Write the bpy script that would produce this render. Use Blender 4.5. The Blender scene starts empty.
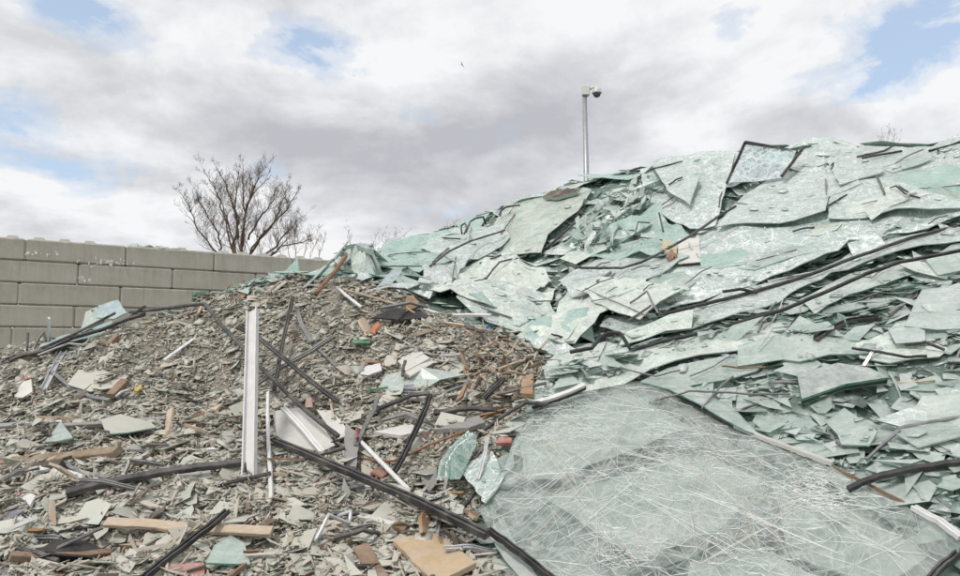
import bpy, math, random
import numpy as np
from mathutils import Vector, Matrix
from mathutils.geometry import delaunay_2d_cdt

random.seed(7)
rng = np.random.default_rng(11)
R = math.radians
sc = bpy.context.scene
col = sc.collection

# ------------------------------------------------------------------ camera
F = 720.0                       # focal length in photograph pixels (960 wide)
EYE = np.array((0.0, 0.0, 1.7))
PITCH = math.atan(62.0 / F)
cam = bpy.data.cameras.new('camera')
cam.sensor_width = 36.0
cam.lens = 36.0 * F / 960.0
cam.clip_end = 2000.0
cam.clip_start = 0.05
cam_ob = bpy.data.objects.new('camera', cam)
cam_ob.location = EYE
cam_ob.rotation_euler = (R(90) + PITCH, 0, 0)
col.objects.link(cam_ob)
sc.camera = cam_ob

# ------------------------------------------------------------------ sky and sun
SUN_EL, SUN_AZ = R(50), R(215)          # azimuth clockwise from +Y
world = bpy.data.worlds.new('World')
sc.world = world
world.use_nodes = True
nt = world.node_tree
for n in list(nt.nodes):
    nt.nodes.remove(n)


class NT:
    """tiny helper for node trees"""
    def __init__(self, tree):
        self.t = tree

    def new(self, kind, **kw):
        n = self.t.nodes.new(kind)
        for k, v in kw.items():
            if k.startswith('_'):
                setattr(n, k[1:], v)
            else:
                key = int(k[1:]) if k[0] == 'i' and k[1:].isdigit() else k.replace('__', ' ')
                s = n.inputs[key]
                if hasattr(v, 'is_output') or isinstance(v, bpy.types.NodeSocket):
                    self.t.links.new(v, s)
                else:
                    s.default_value = v
        return n

    def link(self, a, b):
        self.t.links.new(a, b)

    def math(self, op, a, b=None, c=None, clamp=False):
        n = self.new('ShaderNodeMath', _operation=op, _use_clamp=clamp)
        for i, v in enumerate((a, b, c)):
            if v is None:
                continue
            if isinstance(v, bpy.types.NodeSocket):
                self.link(v, n.inputs[i])
            else:
                n.inputs[i].default_value = v
        return n.outputs[0]

    def vmath(self, op, a, b=None):
        n = self.new('ShaderNodeVectorMath', _operation=op)
        for i, v in enumerate((a, b)):
            if v is None:
                continue
            if isinstance(v, bpy.types.NodeSocket):
                self.link(v, n.inputs[i])
            else:
                n.inputs[i].default_value = v
        return n.outputs['Value'] if op in ('DOT_PRODUCT', 'LENGTH', 'DISTANCE') else n.outputs['Vector']

    def noise(self, vec, scale, detail=4, rough=0.55, dist=0.0):
        n = self.new('ShaderNodeTexNoise', Scale=scale, Detail=detail, Roughness=rough, Distortion=dist)
        if vec is not None:
            self.link(vec, n.inputs['Vector'])
        return n.outputs['Fac']

    def ramp(self, fac, stops, interp='LINEAR'):
        n = self.new('ShaderNodeValToRGB')
        cr = n.color_ramp
        cr.interpolation = interp
        while len(cr.elements) < len(stops):
            cr.elements.new(0.5)
        for e, (p, c) in zip(cr.elements, stops):
            e.position = p
            e.color = (c, c, c, 1) if isinstance(c, (int, float)) else (*c, 1)
        self.link(fac, n.inputs['Fac'])
        return n.outputs['Color']

    def mix(self, fac, a, b, blend='MIX'):
        n = self.new('ShaderNodeMix', _data_type='RGBA', _blend_type=blend)
        for key, v in ((0, fac), (6, a), (7, b)):
            if isinstance(v, bpy.types.NodeSocket):
                self.link(v, n.inputs[key])
            elif key == 0:
                n.inputs[0].default_value = v
            else:
                n.inputs[key].default_value = (*v, 1) if len(v) == 3 else v
        return n.outputs[2]


def px_dir(px, py):
    """world direction through a photograph pixel"""
    v = np.array(((px - 480.0) / F, 1.0, -(py - 288.0) / F))
    c, s = math.cos(PITCH), math.sin(PITCH)
    return np.array((v[0], v[1] * c - v[2] * s, v[1] * s + v[2] * c))


w = NT(nt)
sky = w.new('ShaderNodeTexSky', _sky_type='NISHITA', _sun_disc=False)
sky.sun_elevation = SUN_EL
sky.sun_rotation = SUN_AZ
sky.air_density = 1.0
sky.dust_density = 1.5
tc = w.new('ShaderNodeTexCoord').outputs['Generated']
nrm = w.vmath('NORMALIZE', tc)
sep = w.new('ShaderNodeSeparateXYZ', i0=nrm)
zc = w.math('ADD', w.math('MAXIMUM', sep.outputs[2], 0.0), 0.22)
pl = w.new('ShaderNodeCombineXYZ', i0=w.math('DIVIDE', sep.outputs[0], zc), i1=w.math('DIVIDE', sep.outputs[1], zc), i2=0.37).outputs[0]


def blob(px, py, rad, sx=1.0):
    """soft patch of the sky around one direction"""
    d = px_dir(px, py)
    d = d / np.linalg.norm(d)
    df = w.vmath('SUBTRACT', nrm, tuple(d))
    df = w.vmath('MULTIPLY', df, (1.0 / sx, 1.0 / sx, 1.0))
    ln = w.vmath('LENGTH', df)
    e = w.math('DIVIDE', ln, rad)
    return w.math('EXPONENT', w.math('MULTIPLY', w.math('MULTIPLY', e, e), -1.0))


n_big = w.noise(pl, 1.15, 8, 0.58, 0.35)
n_mid = w.noise(pl, 3.1, 8, 0.6, 0.4)
n_fine = w.noise(nrm, 9.0, 10, 0.66, 0.5)
cvr = w.math('ADD', w.math('MULTIPLY', n_big, 0.75), w.math('MULTIPLY', n_mid, 0.55))
gaps = None
for (px, py, rad, sx, amt) in ((4, 118, .05, 1.0, .28), (100, 176, .03, 2.6, .34), (310, 50, .04, 2.2, .34), (265, 172, .03, 1.4, .25),
                               (860, 84, .03, 3.0, .33), (950, 2, .04, 2.4, .28), (735, 12, .035, 1.8, .32), (85, 6, .035, 1.8, .28), (900, 50, .03, 1.8, .22)):
    g = w.math('MULTIPLY', blob(px, py, rad, sx), amt)
    gaps = g if gaps is None else w.math('ADD', gaps, g)
cvr = w.math('SUBTRACT', cvr, w.math('MULTIPLY', gaps, w.math('MULTIPLY', w.math('SUBTRACT', w.noise(w.vmath('MULTIPLY', nrm, (1, 1, 2.2)), 6.0, 9, 0.62, 0.6), 0.22), 3.2)))
cvr = w.math('ADD', cvr, w.math('MULTIPLY', w.math('SUBTRACT', n_fine, 0.5), 0.28))
cov = w.ramp(cvr, ((0.33, 0.0), (0.46, 0.6), (0.55, 1.0)), 'EASE')
dark = None
for (px, py, rad, sx, amt) in ((400, 168, .075, 3.2, .62), (540, 112, .07, 2.2, .5), (60, 90, .06, 2.0, .18), (250, 120, .05, 3.0, .25), (800, 128, .03, 3.5, .3), (640, 60, .06, 2.0, .2)):
    g = w.math('MULTIPLY', blob(px, py, rad, sx), amt)
    dark = g if dark is None else w.math('ADD', dark, g)
bright = blob(420, 75, .09, 2.2)
shade_n = w.noise(w.vmath('ADD', pl, (3.1, 1.7, 0.4)), 1.7, 8, 0.6, 0.3)
shade = w.math('ADD', w.math('MULTIPLY', shade_n, 0.9), w.math('MULTIPLY', dark, w.math('ADD', n_mid, 0.35)))
# thicker cloud overhead darkens an underside, open sky overhead lights a crown
pa = w.noise(w.vmath('MULTIPLY', pl, (0.93, 0.93, 1.0)), 2.2, 9, 0.58, 0.3)
pb = w.noise(pl, 2.2, 9, 0.58, 0.3)
shade = w.math('ADD', shade, w.math('MULTIPLY', w.math('SUBTRACT', pa, pb), 1.1))
shade = w.math('SUBTRACT', shade, w.math('MULTIPLY', bright, 0.12))
shade = w.math('SUBTRACT', shade, w.math('MULTIPLY', w.math('SUBTRACT', n_fine, 0.5), 0.45))
ccol = w.ramp(shade, ((0.36, (0.97, 0.975, 0.985)), (0.52, (0.84, 0.855, 0.88)), (0.70, (0.695, 0.71, 0.742)), (1.0, (0.535, 0.55, 0.59))))
# the blue between clouds is thin and milky
bg_sky = w.new('ShaderNodeBackground', Color=sky.outputs[0], Strength=0.13)
bg_veil = w.new('ShaderNodeBackground', Color=(0.66, 0.79, 0.95, 1), Strength=0.67)
bg_cl = w.new('ShaderNodeBackground', Color=ccol, Strength=0.68)
m0 = w.new('ShaderNodeMixShader', i0=0.56, i1=bg_sky.outputs[0], i2=bg_veil.outputs[0])
m1 = w.new('ShaderNodeMixShader', i0=cov, i1=m0.outputs[0], i2=bg_cl.outputs[0])
wo = w.new('ShaderNodeOutputWorld', Surface=m1.outputs[0])

sun_d = bpy.data.lights.new('sun', 'SUN')
sun_d.energy = 1.5
sun_d.angle = R(10)
sun_d.color = (1.0, 0.96, 0.9)
sun_ob = bpy.data.objects.new('sun', sun_d)
sdir = Vector((math.sin(SUN_AZ) * math.cos(SUN_EL), math.cos(SUN_AZ) * math.cos(SUN_EL), math.sin(SUN_EL)))
sun_ob.rotation_euler = sdir.to_track_quat('Z', 'Y').to_euler()
col.objects.link(sun_ob)

vs = sc.view_settings
vs.view_transform = 'Standard'
vs.look = 'None'
vs.exposure = 0.5
vs.gamma = 1.0
vs.use_curve_mapping = False
sc.render.engine = 'CYCLES'
sc.cycles.max_bounces = 6
sc.cycles.diffuse_bounces = 2
sc.cycles.glossy_bounces = 2
sc.cycles.transmission_bounces = 2
sc.cycles.transparent_max_bounces = 7
sc.cycles.use_denoising = True
sc.cycles.use_adaptive_sampling = True
sc.cycles.adaptive_threshold = 0.03
sc.cycles.adaptive_min_samples = 16
sc.cycles.caustics_reflective = False
sc.cycles.caustics_refractive = False


# ------------------------------------------------------------------ noise
def _hash(ix, iy, seed):
    h = (ix.astype(np.int64) * 374761393 + iy.astype(np.int64) * 668265263 + seed * 974711) & 0x7fffffff
    h = ((h ^ (h >> 13)) * 1274126177) & 0x7fffffff
    h = (h ^ (h >> 16)) & 0xffff
    return h / 65535.0 * 2 - 1


def vnoise(x, y, seed=0):
    x = np.asarray(x, float); y = np.asarray(y, float)
    ix = np.floor(x); iy = np.floor(y)
    fx = x - ix; fy = y - iy
    fx = fx * fx * (3 - 2 * fx); fy = fy * fy * (3 - 2 * fy)
    a = _hash(ix, iy, seed); b = _hash(ix + 1, iy, seed); c = _hash(ix, iy + 1, seed); d = _hash(ix + 1, iy + 1, seed)
    return (a * (1 - fx) + b * fx) * (1 - fy) + (c * (1 - fx) + d * fx) * fy


def fbm(x, y, seed=0, octv=4, gain=0.5):
    s, a, f = 0.0, 1.0, 1.0
    for o in range(octv):
        s = s + a * vnoise(x * f + o * 17.3, y * f - o * 9.1, seed + o)
        a *= gain; f *= 2.03
    return s


# ------------------------------------------------------------------ the heap's height field
def at_depth(px, py, depth):
    d = px_dir(px, py)
    return EYE + d * (depth / d[1])


CP = [(0, 576, 4.7), (150, 576, 4.7), (300, 576, 4.7), (450, 576, 4.7), (-120, 576, 4.8), (-120, 480, 6.4), (-120, 400, 10.5), (-120, 375, 12.5),
      (0, 480, 6.2), (150, 480, 6.1), (300, 480, 6.0), (420, 490, 5.8), (0, 420, 8.0), (150, 420, 7.6), (300, 420, 7.3), (420, 430, 6.9), (470, 430, 6.6),
      (0, 368, 12), (60, 350, 11.5), (150, 322, 11), (220, 302, 10.5), (270, 290, 10), (330, 280, 9.8), (380, 292, 9.6), (430, 313, 9.2), (480, 332, 8.7), (535, 354, 8.2),
      (300, 350, 8.6), (400, 370, 8.0), (470, 385, 7.4), (150, 370, 9.0), (220, 370, 8.7),
      (560, 340, 8.8), (600, 300, 9.9), (500, 300, 11), (440, 285, 12), (400, 270, 13.3), (350, 262, 13.5), (400, 243, 16.3), (470, 226, 16.5), (500, 250, 14), (540, 198, 15.5),
      (560, 250, 12.5), (640, 174, 14.8), (640, 230, 12.3), (730, 158, 14), (700, 220, 11.8), (790, 152, 13.4), (840, 156, 12.8), (900, 154, 12.0), (960, 147, 11.5), (800, 220, 10.8),
      (900, 220, 9.8), (960, 220, 9.3), (700, 290, 9.4), (800, 290, 8.7), (900, 280, 8.2), (960, 280, 7.8), (660, 340, 8.2), (760, 340, 7.5), (860, 340, 7.0), (960, 340, 6.6),
      (640, 390, 7.0), (720, 402, 6.5), (800, 422, 6.0), (900, 422, 5.8), (960, 422, 5.6), (900, 482, 5.1), (960, 502, 4.8), (960, 562, 4.25),
      (545, 405, 6.7), (600, 480, 5.4), (485, 520, 5.2), (700, 578, 4.45), (560, 578, 4.6), (800, 522, 4.75), (860, 492, 5.05),
      (1100, 340, 6.2), (1100, 150, 11), (1100, 500, 4.5), (1100, 230, 8.4)]
pts = [at_depth(*c) for c in CP]
for (px, py, d, dd, dz) in ((-120, 375, 12.5, 2, .7), (0, 368, 12, 2, .7), (60, 350, 11.5, 2, .7), (150, 322, 11, 2, .8), (220, 302, 10.5, 2, .5)):
    p = at_depth(px, py, d)
    pts += [p + np.array((0, dd, -dz)), p + np.array((0, dd + 3, -dz - .6))]
for (px, py, d) in ((350, 250, 16), (400, 243, 16.3), (470, 226, 16.5), (540, 198, 15.5), (640, 174, 14.8), (730, 158, 14), (790, 152, 13.4), (840, 156, 12.8), (900, 154, 12.0), (960, 147, 11.5), (1100, 150, 11)):
    p = at_depth(px, py, d)
    pts += [p + np.array((0, 2.0, -.25)), p + np.array((.3, 5.5, -2.6))]
for x in np.arange(-14, 15, 4.0):
    pts += [np.array((x, 2.4, -.2)), np.array((x, 25.0, .1))]
pts += [np.array((-14, 8, .3)), np.array((-15, 14, .6)), np.array((14, 20, .5))]
PT = np.array(pts)


def tps_fit(P, lam=0.004):
    n = len(P)
    r2 = ((P[:, None, :2] - P[None, :, :2]) ** 2).sum(-1)
    K = 0.5 * r2 * np.log(r2 + 1e-12) + lam * np.eye(n) * 10
    A = np.zeros((n + 3, n + 3)); A[:n, :n] = K
    A[:n, n] = 1; A[:n, n + 1:] = P[:, :2]; A[n:, :n] = A[:n, n:].T
    return np.linalg.solve(A, np.concatenate([P[:, 2], np.zeros(3)]))


COEF = tps_fit(PT)
GX0, GX1, GY0, GY1, GS = -15.0, 15.0, 2.2, 26.0, 0.055
gx = np.arange(GX0, GX1, GS); gy = np.arange(GY0, GY1, GS)
XX, YY = np.meshgrid(gx, gy)
H0 = np.full(XX.shape, 0.0)
q = np.stack([XX.ravel(), YY.ravel()], 1)
out = np.empty(len(q))
for i in range(0, len(q), 20000):
    qq = q[i:i + 20000]
    r2 = ((qq[:, None] - PT[None, :, :2]) ** 2).sum(-1)
    out[i:i + 20000] = (0.5 * r2 * np.log(r2 + 1e-12)) @ COEF[:len(PT)] + COEF[len(PT)] + qq @ COEF[len(PT) + 1:]
H0 = out.reshape(XX.shape)
H0 = np.clip(H0, -0.05, 6.5)


def lookup(G, x, y):
    fx = np.clip((np.asarray(x, float) - GX0) / GS, 0, len(gx) - 1.001)
    fy = np.clip((np.asarray(y, float) - GY0) / GS, 0, len(gy) - 1.001)
    ix = fx.astype(int); iy = fy.astype(int); fx = fx - ix; fy = fy - iy
    return (G[iy, ix] * (1 - fx) + G[iy, ix + 1] * fx) * (1 - fy) + (G[iy + 1, ix] * (1 - fx) + G[iy + 1, ix + 1] * fx) * fy


_steps = np.arange(2.6, 25.5, 0.015)


def hit(px, py, G):
    d = px_dir(px, py); d = d / d[1]
    P = EYE[None] + d[None] * _steps[:, None]
    gap = P[:, 2] - lookup(G, P[:, 0], P[:, 1])
    k = np.nonzero(gap <= 0)[0]
    i = k[0] if len(k) else int(np.argmin(gap[: 1100]))
    return P[i].copy()


def inside(poly, x, y):
    x = np.asarray(x, float); y = np.asarray(y, float)
    r = np.zeros(x.shape, bool)
    n = len(poly)
    for i in range(n):
        x0, y0 = poly[i][:2]; x1, y1 = poly[(i + 1) % n][:2]
        if y0 == y1:
            continue
        c = ((y0 > y) != (y1 > y)) & (x < (x1 - x0) * (y - y0) / (y1 - y0) + x0)
        r ^= c
    return r


GLASS_EDGE = [(318, 268), (345, 279), (380, 284), (420, 302), (470, 318), (520, 338), (548, 356), (540, 385), (528, 408), (506, 440), (480, 480), (470, 515), (490, 545), (545, 590)]
_ge = [hit(px, py, H0)[:2] for px, py in GLASS_EDGE]
GLASS = [(-4.2, 25.0), (-3.6, 14.0)] + [tuple(p) for p in _ge] + [(0.35, 2.2), (15, 2.2), (15, 25)]
PANE_PX = [(480, 516), (490, 494), (503, 470), (514, 442), (526, 422), (537, 405), (560, 399), (600, 393), (640, 389), (666, 395), (720, 421), (780, 452), (833, 474), (860, 489), (905, 512), (962, 545), (956, 560), (925, 585), (910, 606), (570, 606), (545, 582), (515, 556), (489, 535)]
PANE_XY = [tuple(hit(px, py, H0)[:2]) for px, py in PANE_PX]

g_mask = inside(GLASS, XX, YY)
p_mask = inside(PANE_XY, XX, YY)


def blur(M, k):
    M = M.astype(float)
    for ax in (0, 1):
        c = np.cumsum(np.concatenate([np.repeat(np.take(M, [0], ax), k, ax), M, np.repeat(np.take(M, [-1], ax), k, ax)], ax), ax)
        n = M.shape[ax]
        hi = np.take(c, range(2 * k, 2 * k + n), ax); lo = np.take(c, range(0, n), ax)
        M = (hi - lo) / (2 * k)
    return M


g_soft = blur(g_mask, 6); p_soft = blur(p_mask, 4)
rough_m = 0.115 * fbm(XX * 1.3, YY * 1.3, 3, 3) + 0.06 * fbm(XX * 4.6, YY * 4.6, 8, 3)
rough_g = 0.17 * fbm(XX * 0.9, YY * 1.0, 21, 3) + 0.06 * fbm(XX * 3.1, YY * 3.1, 28, 2)
H = H0 + (rough_m * (1 - g_soft) + rough_g * g_soft) * (1 - p_soft)
# hollows where the photograph shows dark cavities
for (px, py, rx, ry, dp) in ((388, 316, .45, .30, .30), (95, 548, .38, .18, .22), (470, 470, .35, .30, .30), (440, 305, .3, .25, .2), (220, 375, .55, .35, .18), (500, 400, .35, .25, .22)):
    c = hit(px, py, H0)
    H -= dp * np.exp(-(((XX - c[0]) / rx) ** 2 + ((YY - c[1]) / ry) ** 2))
H -= p_soft * 0.26
# the tipped debris is bedded: crumbling ledges a few centimetres high
_st = 0.075
_q = H / _st + 0.9 * fbm(XX * 1.1, YY * 1.1, 40, 3) + 0.5 * fbm(XX * 6, YY * 6, 44, 2)
_f = _q - np.floor(_q)
_led = (np.clip((_f - .55) / .45, 0, 1) ** 1.5 - _f) * _st
H = H + _led * (1 - g_soft) * np.clip(0.55 + 0.8 * fbm(XX * .5, YY * .5, 60, 2), 0, 1.15) + 0.012 * fbm(XX * 9, YY * 9, 66, 2) * (1 - g_soft)
edge = np.minimum.reduce([(XX - GX0) / 1.5, (GX1 - XX) / 1.5, (YY - GY0) / .6, (GY1 - YY) / 1.5])
H = np.where(edge < 1, H * np.clip(edge, 0, 1) - 0.05 * (1 - np.clip(edge, 0, 1)), H)
Hs = blur(H, 6)
NXg = -np.gradient(Hs, GS, axis=1); NYg = -np.gradient(Hs, GS, axis=0)


G2 = H.copy()       # top surface including the sheets laid so far
KEEP = np.zeros_like(H)  # long strips and edges that no loose sheet may hide
LOW = np.zeros_like(H)  # where bars lie: loose pieces stay lower


def h(x, y):
    return lookup(H, x, y)


def surf(x, y):
    return lookup(G2, x, y)


def at(px, py):
    return hit(px, py, G2)


def cover(poly, zf):
    """raise the top surface where a plate lies"""
    P_ = np.array([p[:2] for p in poly])
    i0, i1 = np.clip(((P_[:, 0].min() - GX0) / GS, (P_[:, 0].max() - GX0) / GS + 2), 0, len(gx)).astype(int)
    j0, j1 = np.clip(((P_[:, 1].min() - GY0) / GS, (P_[:, 1].max() - GY0) / GS + 2), 0, len(gy)).astype(int)
    if i1 <= i0 or j1 <= j0:
        return
    X, Y = XX[j0:j1, i0:i1], YY[j0:j1, i0:i1]
    k = inside(P_, X, Y)
    Z = zf(X.ravel(), Y.ravel()).reshape(X.shape)
    G2[j0:j1, i0:i1] = np.where(k, np.maximum(G2[j0:j1, i0:i1], Z), G2[j0:j1, i0:i1])


def keep_clear(path):
    for p in path:
        i, j = int((p[0] - GX0) / GS), int((p[1] - GY0) / GS)
        KEEP[max(j - 3, 0):j + 2, max(i - 1, 0):i + 2] = 1


def shade_low(path, rad=.07):
    for p in path:
        i, j = int((p[0] - GX0) / GS), int((p[1] - GY0) / GS)
        k = max(1, int(rad / GS))
        if 0 <= i - k and 0 <= j - k:
            LOW[j - k:j + k + 1, i - k:i + k + 1] = 1


def slope_n(x, y):
    n = np.stack([lookup(NXg, x, y), lookup(NYg, x, y), np.ones(np.shape(x))], -1)
    return n / np.linalg.norm(n, axis=-1, keepdims=True)


def project(P):
    P = np.atleast_2d(P) - EYE
    c, s = math.cos(PITCH), math.sin(PITCH)
    dep = P[:, 1] * c + P[:, 2] * s; up = -P[:, 1] * s + P[:, 2] * c
    dep = np.maximum(dep, .01)
    return 480 + F * P[:, 0] / dep, 288 - F * up / dep, dep


# ------------------------------------------------------------------ materials
MATS = {}


def new_mat(name):
    m = bpy.data.materials.new(name)
    m.use_nodes = True
    for n in list(m.node_tree.nodes):
        m.node_tree.nodes.remove(n)
    MATS[name] = m
    return m, NT(m.node_tree)


def finish(m, t, shader):
    t.new('ShaderNodeOutputMaterial', Surface=shader)
    return m


def rand_value(t, per_piece):
    if per_piece:
        return t.new('ShaderNodeAttribute', _attribute_name='tint').outputs['Fac']
    return t.new('ShaderNodeObjectInfo').outputs['Random']


def pos(t, per_object=False):
    if per_object:
        return t.new('ShaderNodeTexCoord').outputs['Object']
    return t.new('ShaderNodeNewGeometry').outputs['Position']


def bump(t, height, strength=0.4, dist=0.02):
    return t.new('ShaderNodeBump', Strength=strength, Distance=dist, Height=height).outputs[0]


DUST = (0.50, 0.465, 0.398)


def simple(name, c, rough=0.6, metal=0.0, var=0.25, scale=14, dust=0.25, bmp=0.25, grain=None, dustcol=DUST):
    """painted, moulded or sawn surface with mottling, dust and fine relief"""
    m, t = new_mat(name)
    P = pos(t, True)
    if grain:
        P = t.vmath('MULTIPLY', P, grain)
    n1 = t.noise(P, scale, 6, 0.65)
    n2 = t.noise(pos(t), 5.5, 6, 0.7, 0.3)
    dk = tuple(x * (1 - var) for x in c); lt = tuple(min(1, x * (1 + var)) for x in c)
    base = t.ramp(n1, ((0.3, dk), (0.7, lt)))
    ob = t.new('ShaderNodeObjectInfo').outputs['Random']
    base = t.mix(t.math('MULTIPLY', ob, 0.35), base, tuple(x * .6 for x in c))
    dm = t.math('MULTIPLY', t.ramp(n2, ((0.42, 0.0), (0.66, 1.0))), dust)
    base = t.mix(dm, base, dustcol)
    b = t.new('ShaderNodeBsdfPrincipled', Base__Color=base, Roughness=rough, Metallic=metal, Normal=bump(t, n1, bmp, 0.01))
    return finish(m, t, b.outputs[0])


def debris_mat(name, per_piece, stops, rough=0.85):
    m, t = new_mat(name)
    r = rand_value(t, per_piece)
    P = pos(t)
    base = t.ramp(r, stops, 'CONSTANT' if len(stops) > 6 else 'LINEAR')
    n = t.noise(P, 26, 6, 0.7)
    base = t.mix(t.ramp(n, ((0.30, 0.15), (0.62, 0.8))), base, DUST)
    n2 = t.noise(P, 2.1, 5, 0.6)
    base = t.mix(t.ramp(n2, ((0.45, 0.0), (0.8, 0.25))), base, (0.34, 0.30, 0.235))
    n3 = t.noise(P, 90, 3, 0.7)
    b = t.new('ShaderNodeBsdfPrincipled', Base__Color=base, Roughness=rough, Normal=bump(t, n3, 0.5, 0.01))
    return finish(m, t, b.outputs[0])


def glass_mat(name, per_piece, stops, clear=0.35, dust=0.35, rough=0.16, crack=0.0, dop=0.75, green=0.3, dcol=(0.60, 0.61, 0.555), cscale=9.0, crackcol=(0.93, 0.95, 0.94), tintT=(0.76, 0.92, 0.85), bmp=0.15, spec=0.5):
    """dusty broken float glass: a see-through share, a pale body of dust and crazing, a sharp sheen"""
    m, t = new_mat(name)
    r = rand_value(t, per_piece)
    P = pos(t)
    base = t.ramp(r, stops)
    n2 = t.noise(P, 3.2, 6, 0.65, 0.3)
    n3 = t.noise(P, 17, 6, 0.7, 0.2)
    dm = t.ramp(t.math('ADD', t.math('MULTIPLY', n2, 0.6), t.math('MULTIPLY', n3, 0.4)), ((0.40, 0.0), (0.64, 1.0)))
    base = t.mix(t.math('MULTIPLY', dm, dust), base, dcol)
    opac = t.math('ADD', 1 - clear, t.math('MULTIPLY', dm, clear * dop))
    n4 = t.noise(P, 0.9, 5, 0.6, 0.4)
    base = t.mix(t.ramp(n4, ((0.42, 0.0), (0.66, green))), base, (0.44, 0.60, 0.54))
    hgt = n3
    if crack > 0:
        wv = t.new('ShaderNodeTexNoise', Vector=P, Scale=2.6, Detail=3.0)
        PW = t.vmath('ADD', P, t.vmath('MULTIPLY', t.vmath('SUBTRACT', wv.outputs['Color'], (.5, .5, .5)), (.30, .30, .30)))
        lines = None
        for s, wd, lo in ((cscale * .42, .026, .20), (cscale, .06, .26), (cscale * 2.2, .10, .34)):
            v = t.new('ShaderNodeTexVoronoi', _feature='DISTANCE_TO_EDGE', Vector=PW, Scale=s, Randomness=1.0)
            ln = t.math('SUBTRACT', 1.0, t.math('DIVIDE', v.outputs['Distance'], wd), clamp=True)
            ms = t.ramp(t.noise(P, 1.7 + s * .11, 4, 0.6), ((lo, 0.0), (lo + .14, 1.0)))
            ln = t.math('MULTIPLY', ln, ms)
            lines = ln if lines is None else t.math('MAXIMUM', lines, ln)
        lines = t.math('MULTIPLY', lines, crack)
        v2 = t.new('ShaderNodeTexVoronoi', _feature='F1', Vector=PW, Scale=cscale * 1.4)
        cell = t.math('MULTIPLY', t.math('SUBTRACT', t.new('ShaderNodeSeparateColor', i0=v2.outputs['Color']).outputs[0], 0.5), 0.30)
        base = t.mix(t.math('MULTIPLY', t.math('ABSOLUTE', cell), 2.2), base, (0.40, 0.54, 0.50))
        fac_h = t.vmath('DOT_PRODUCT', t.vmath('SUBTRACT', v2.outputs['Color'], (.5, .5, .5)), P)
        base = t.mix(lines, base, crackcol)
        opac = t.math('MAXIMUM', opac, lines)
        opac = t.math('ADD', opac, t.math('MULTIPLY', cell, 0.5), clamp=True)
        hgt = t.math('ADD', t.math('MULTIPLY', n3, 0.25), t.math('ADD', t.math('MULTIPLY', lines, .4), t.math('MULTIPLY', fac_h, 9.0)))
    b = t.new('ShaderNodeBsdfPrincipled', Base__Color=base, Roughness=t.math('ADD', rough, t.math('MULTIPLY', dm, 0.35)), Normal=bump(t, hgt, bmp, 0.02))
    b.inputs['Specular IOR Level'].default_value = spec
    if clear <= 0:
        return finish(m, t, b.outputs[0])
    tr = t.new('ShaderNodeBsdfTransparent', Color=(*tintT, 1))
    mx = t.new('ShaderNodeMixShader', i0=opac, i1=tr.outputs[0], i2=b.outputs[0])
    return finish(m, t, mx.outputs[0])


def edge_mat(name, stops, rough=0.2, per_piece=False):
    """broken edge of a glass plate: deep green to milky, differing from piece to piece"""
    m, t = new_mat(name)
    n = t.noise(pos(t), 30, 4)
    r = rand_value(t, per_piece)
    r = t.math('FRACT', t.math('MULTIPLY', r, 7.31))
    base = t.ramp(r, stops)
    base = t.mix(t.ramp(n, ((0.35, 0.0), (0.7, 0.5))), base, (0.36, 0.42, 0.38))
    b = t.new('ShaderNodeBsdfPrincipled', Base__Color=base, Roughness=rough)
    return finish(m, t, b.outputs[0])


PALE = ((0.0, (0.46, 0.54, 0.50)), (0.3, (0.57, 0.64, 0.605)), (0.6, (0.67, 0.715, 0.685)), (0.85, (0.60, 0.645, 0.635)), (1.0, (0.50, 0.60, 0.56)))
DUSTY = ((0.0, (0.42, 0.425, 0.37)), (0.25, (0.49, 0.49, 0.43)), (0.5, (0.53, 0.505, 0.44)), (0.75, (0.46, 0.49, 0.435)), (1.0, (0.56, 0.55, 0.49)))
BITS = ((0.0, (0.46, 0.43, 0.365)), (0.22, (0.51, 0.48, 0.415)), (0.40, (0.43, 0.405, 0.345)), (0.55, (0.49, 0.495, 0.43)), (0.72, (0.54, 0.515, 0.45)),
        (0.90, (0.30, 0.28, 0.245)), (0.92, (0.40, 0.32, 0.23)), (0.94, (0.62, 0.61, 0.57)), (0.965, (0.17, 0.17, 0.165)), (0.975, (0.46, 0.38, 0.28)), (0.995, (0.38, 0.19, 0.12)))
glass_mat('glass_pale', False, PALE, 0.56, 0.45, 0.06, dop=.7, green=0.08, spec=.8, tintT=(0.84, 0.945, 0.905))
glass_mat('glass_pale_bits', True, PALE, 0.48, 0.40, 0.12, green=0.12, tintT=(0.80, 0.94, 0.885))
glass_mat('glass_far_bits', True, PALE, 0.0, 0.40, 0.15, green=0.15)
glass_mat('glass_dusty', False, DUSTY, 0.12, 0.6, 0.35, green=0.1, dcol=(0.55, 0.52, 0.45))
glass_mat('glass_dusty_bits', True, DUSTY, 0.0, 0.6, 0.45, green=0.05, dcol=(0.55, 0.52, 0.45))
glass_mat('laminated', False, ((0, (0.57, 0.665, 0.64)), (.5, (0.64, 0.715, 0.69)), (1, (0.68, 0.72, 0.695))), 0.34, 0.30, 0.08, 0.9, cscale=8.0, bmp=0.8, spec=0.9, dop=.5, green=.2)
glass_mat('laminated_coarse', False, ((0, (0.57, 0.66, 0.635)), (1, (0.64, 0.715, 0.69))), 0.36, 0.30, 0.07, 1.0, cscale=4.6, bmp=0.8, spec=0.9, dop=.5, green=.2)
glass_mat('laminated_cream', False, ((0, (0.56, 0.61, 0.53)), (1, (0.61, 0.635, 0.565))), 0.22, 0.4, 0.2, 0.5, cscale=7.0, bmp=0.5, spec=0.8)
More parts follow.
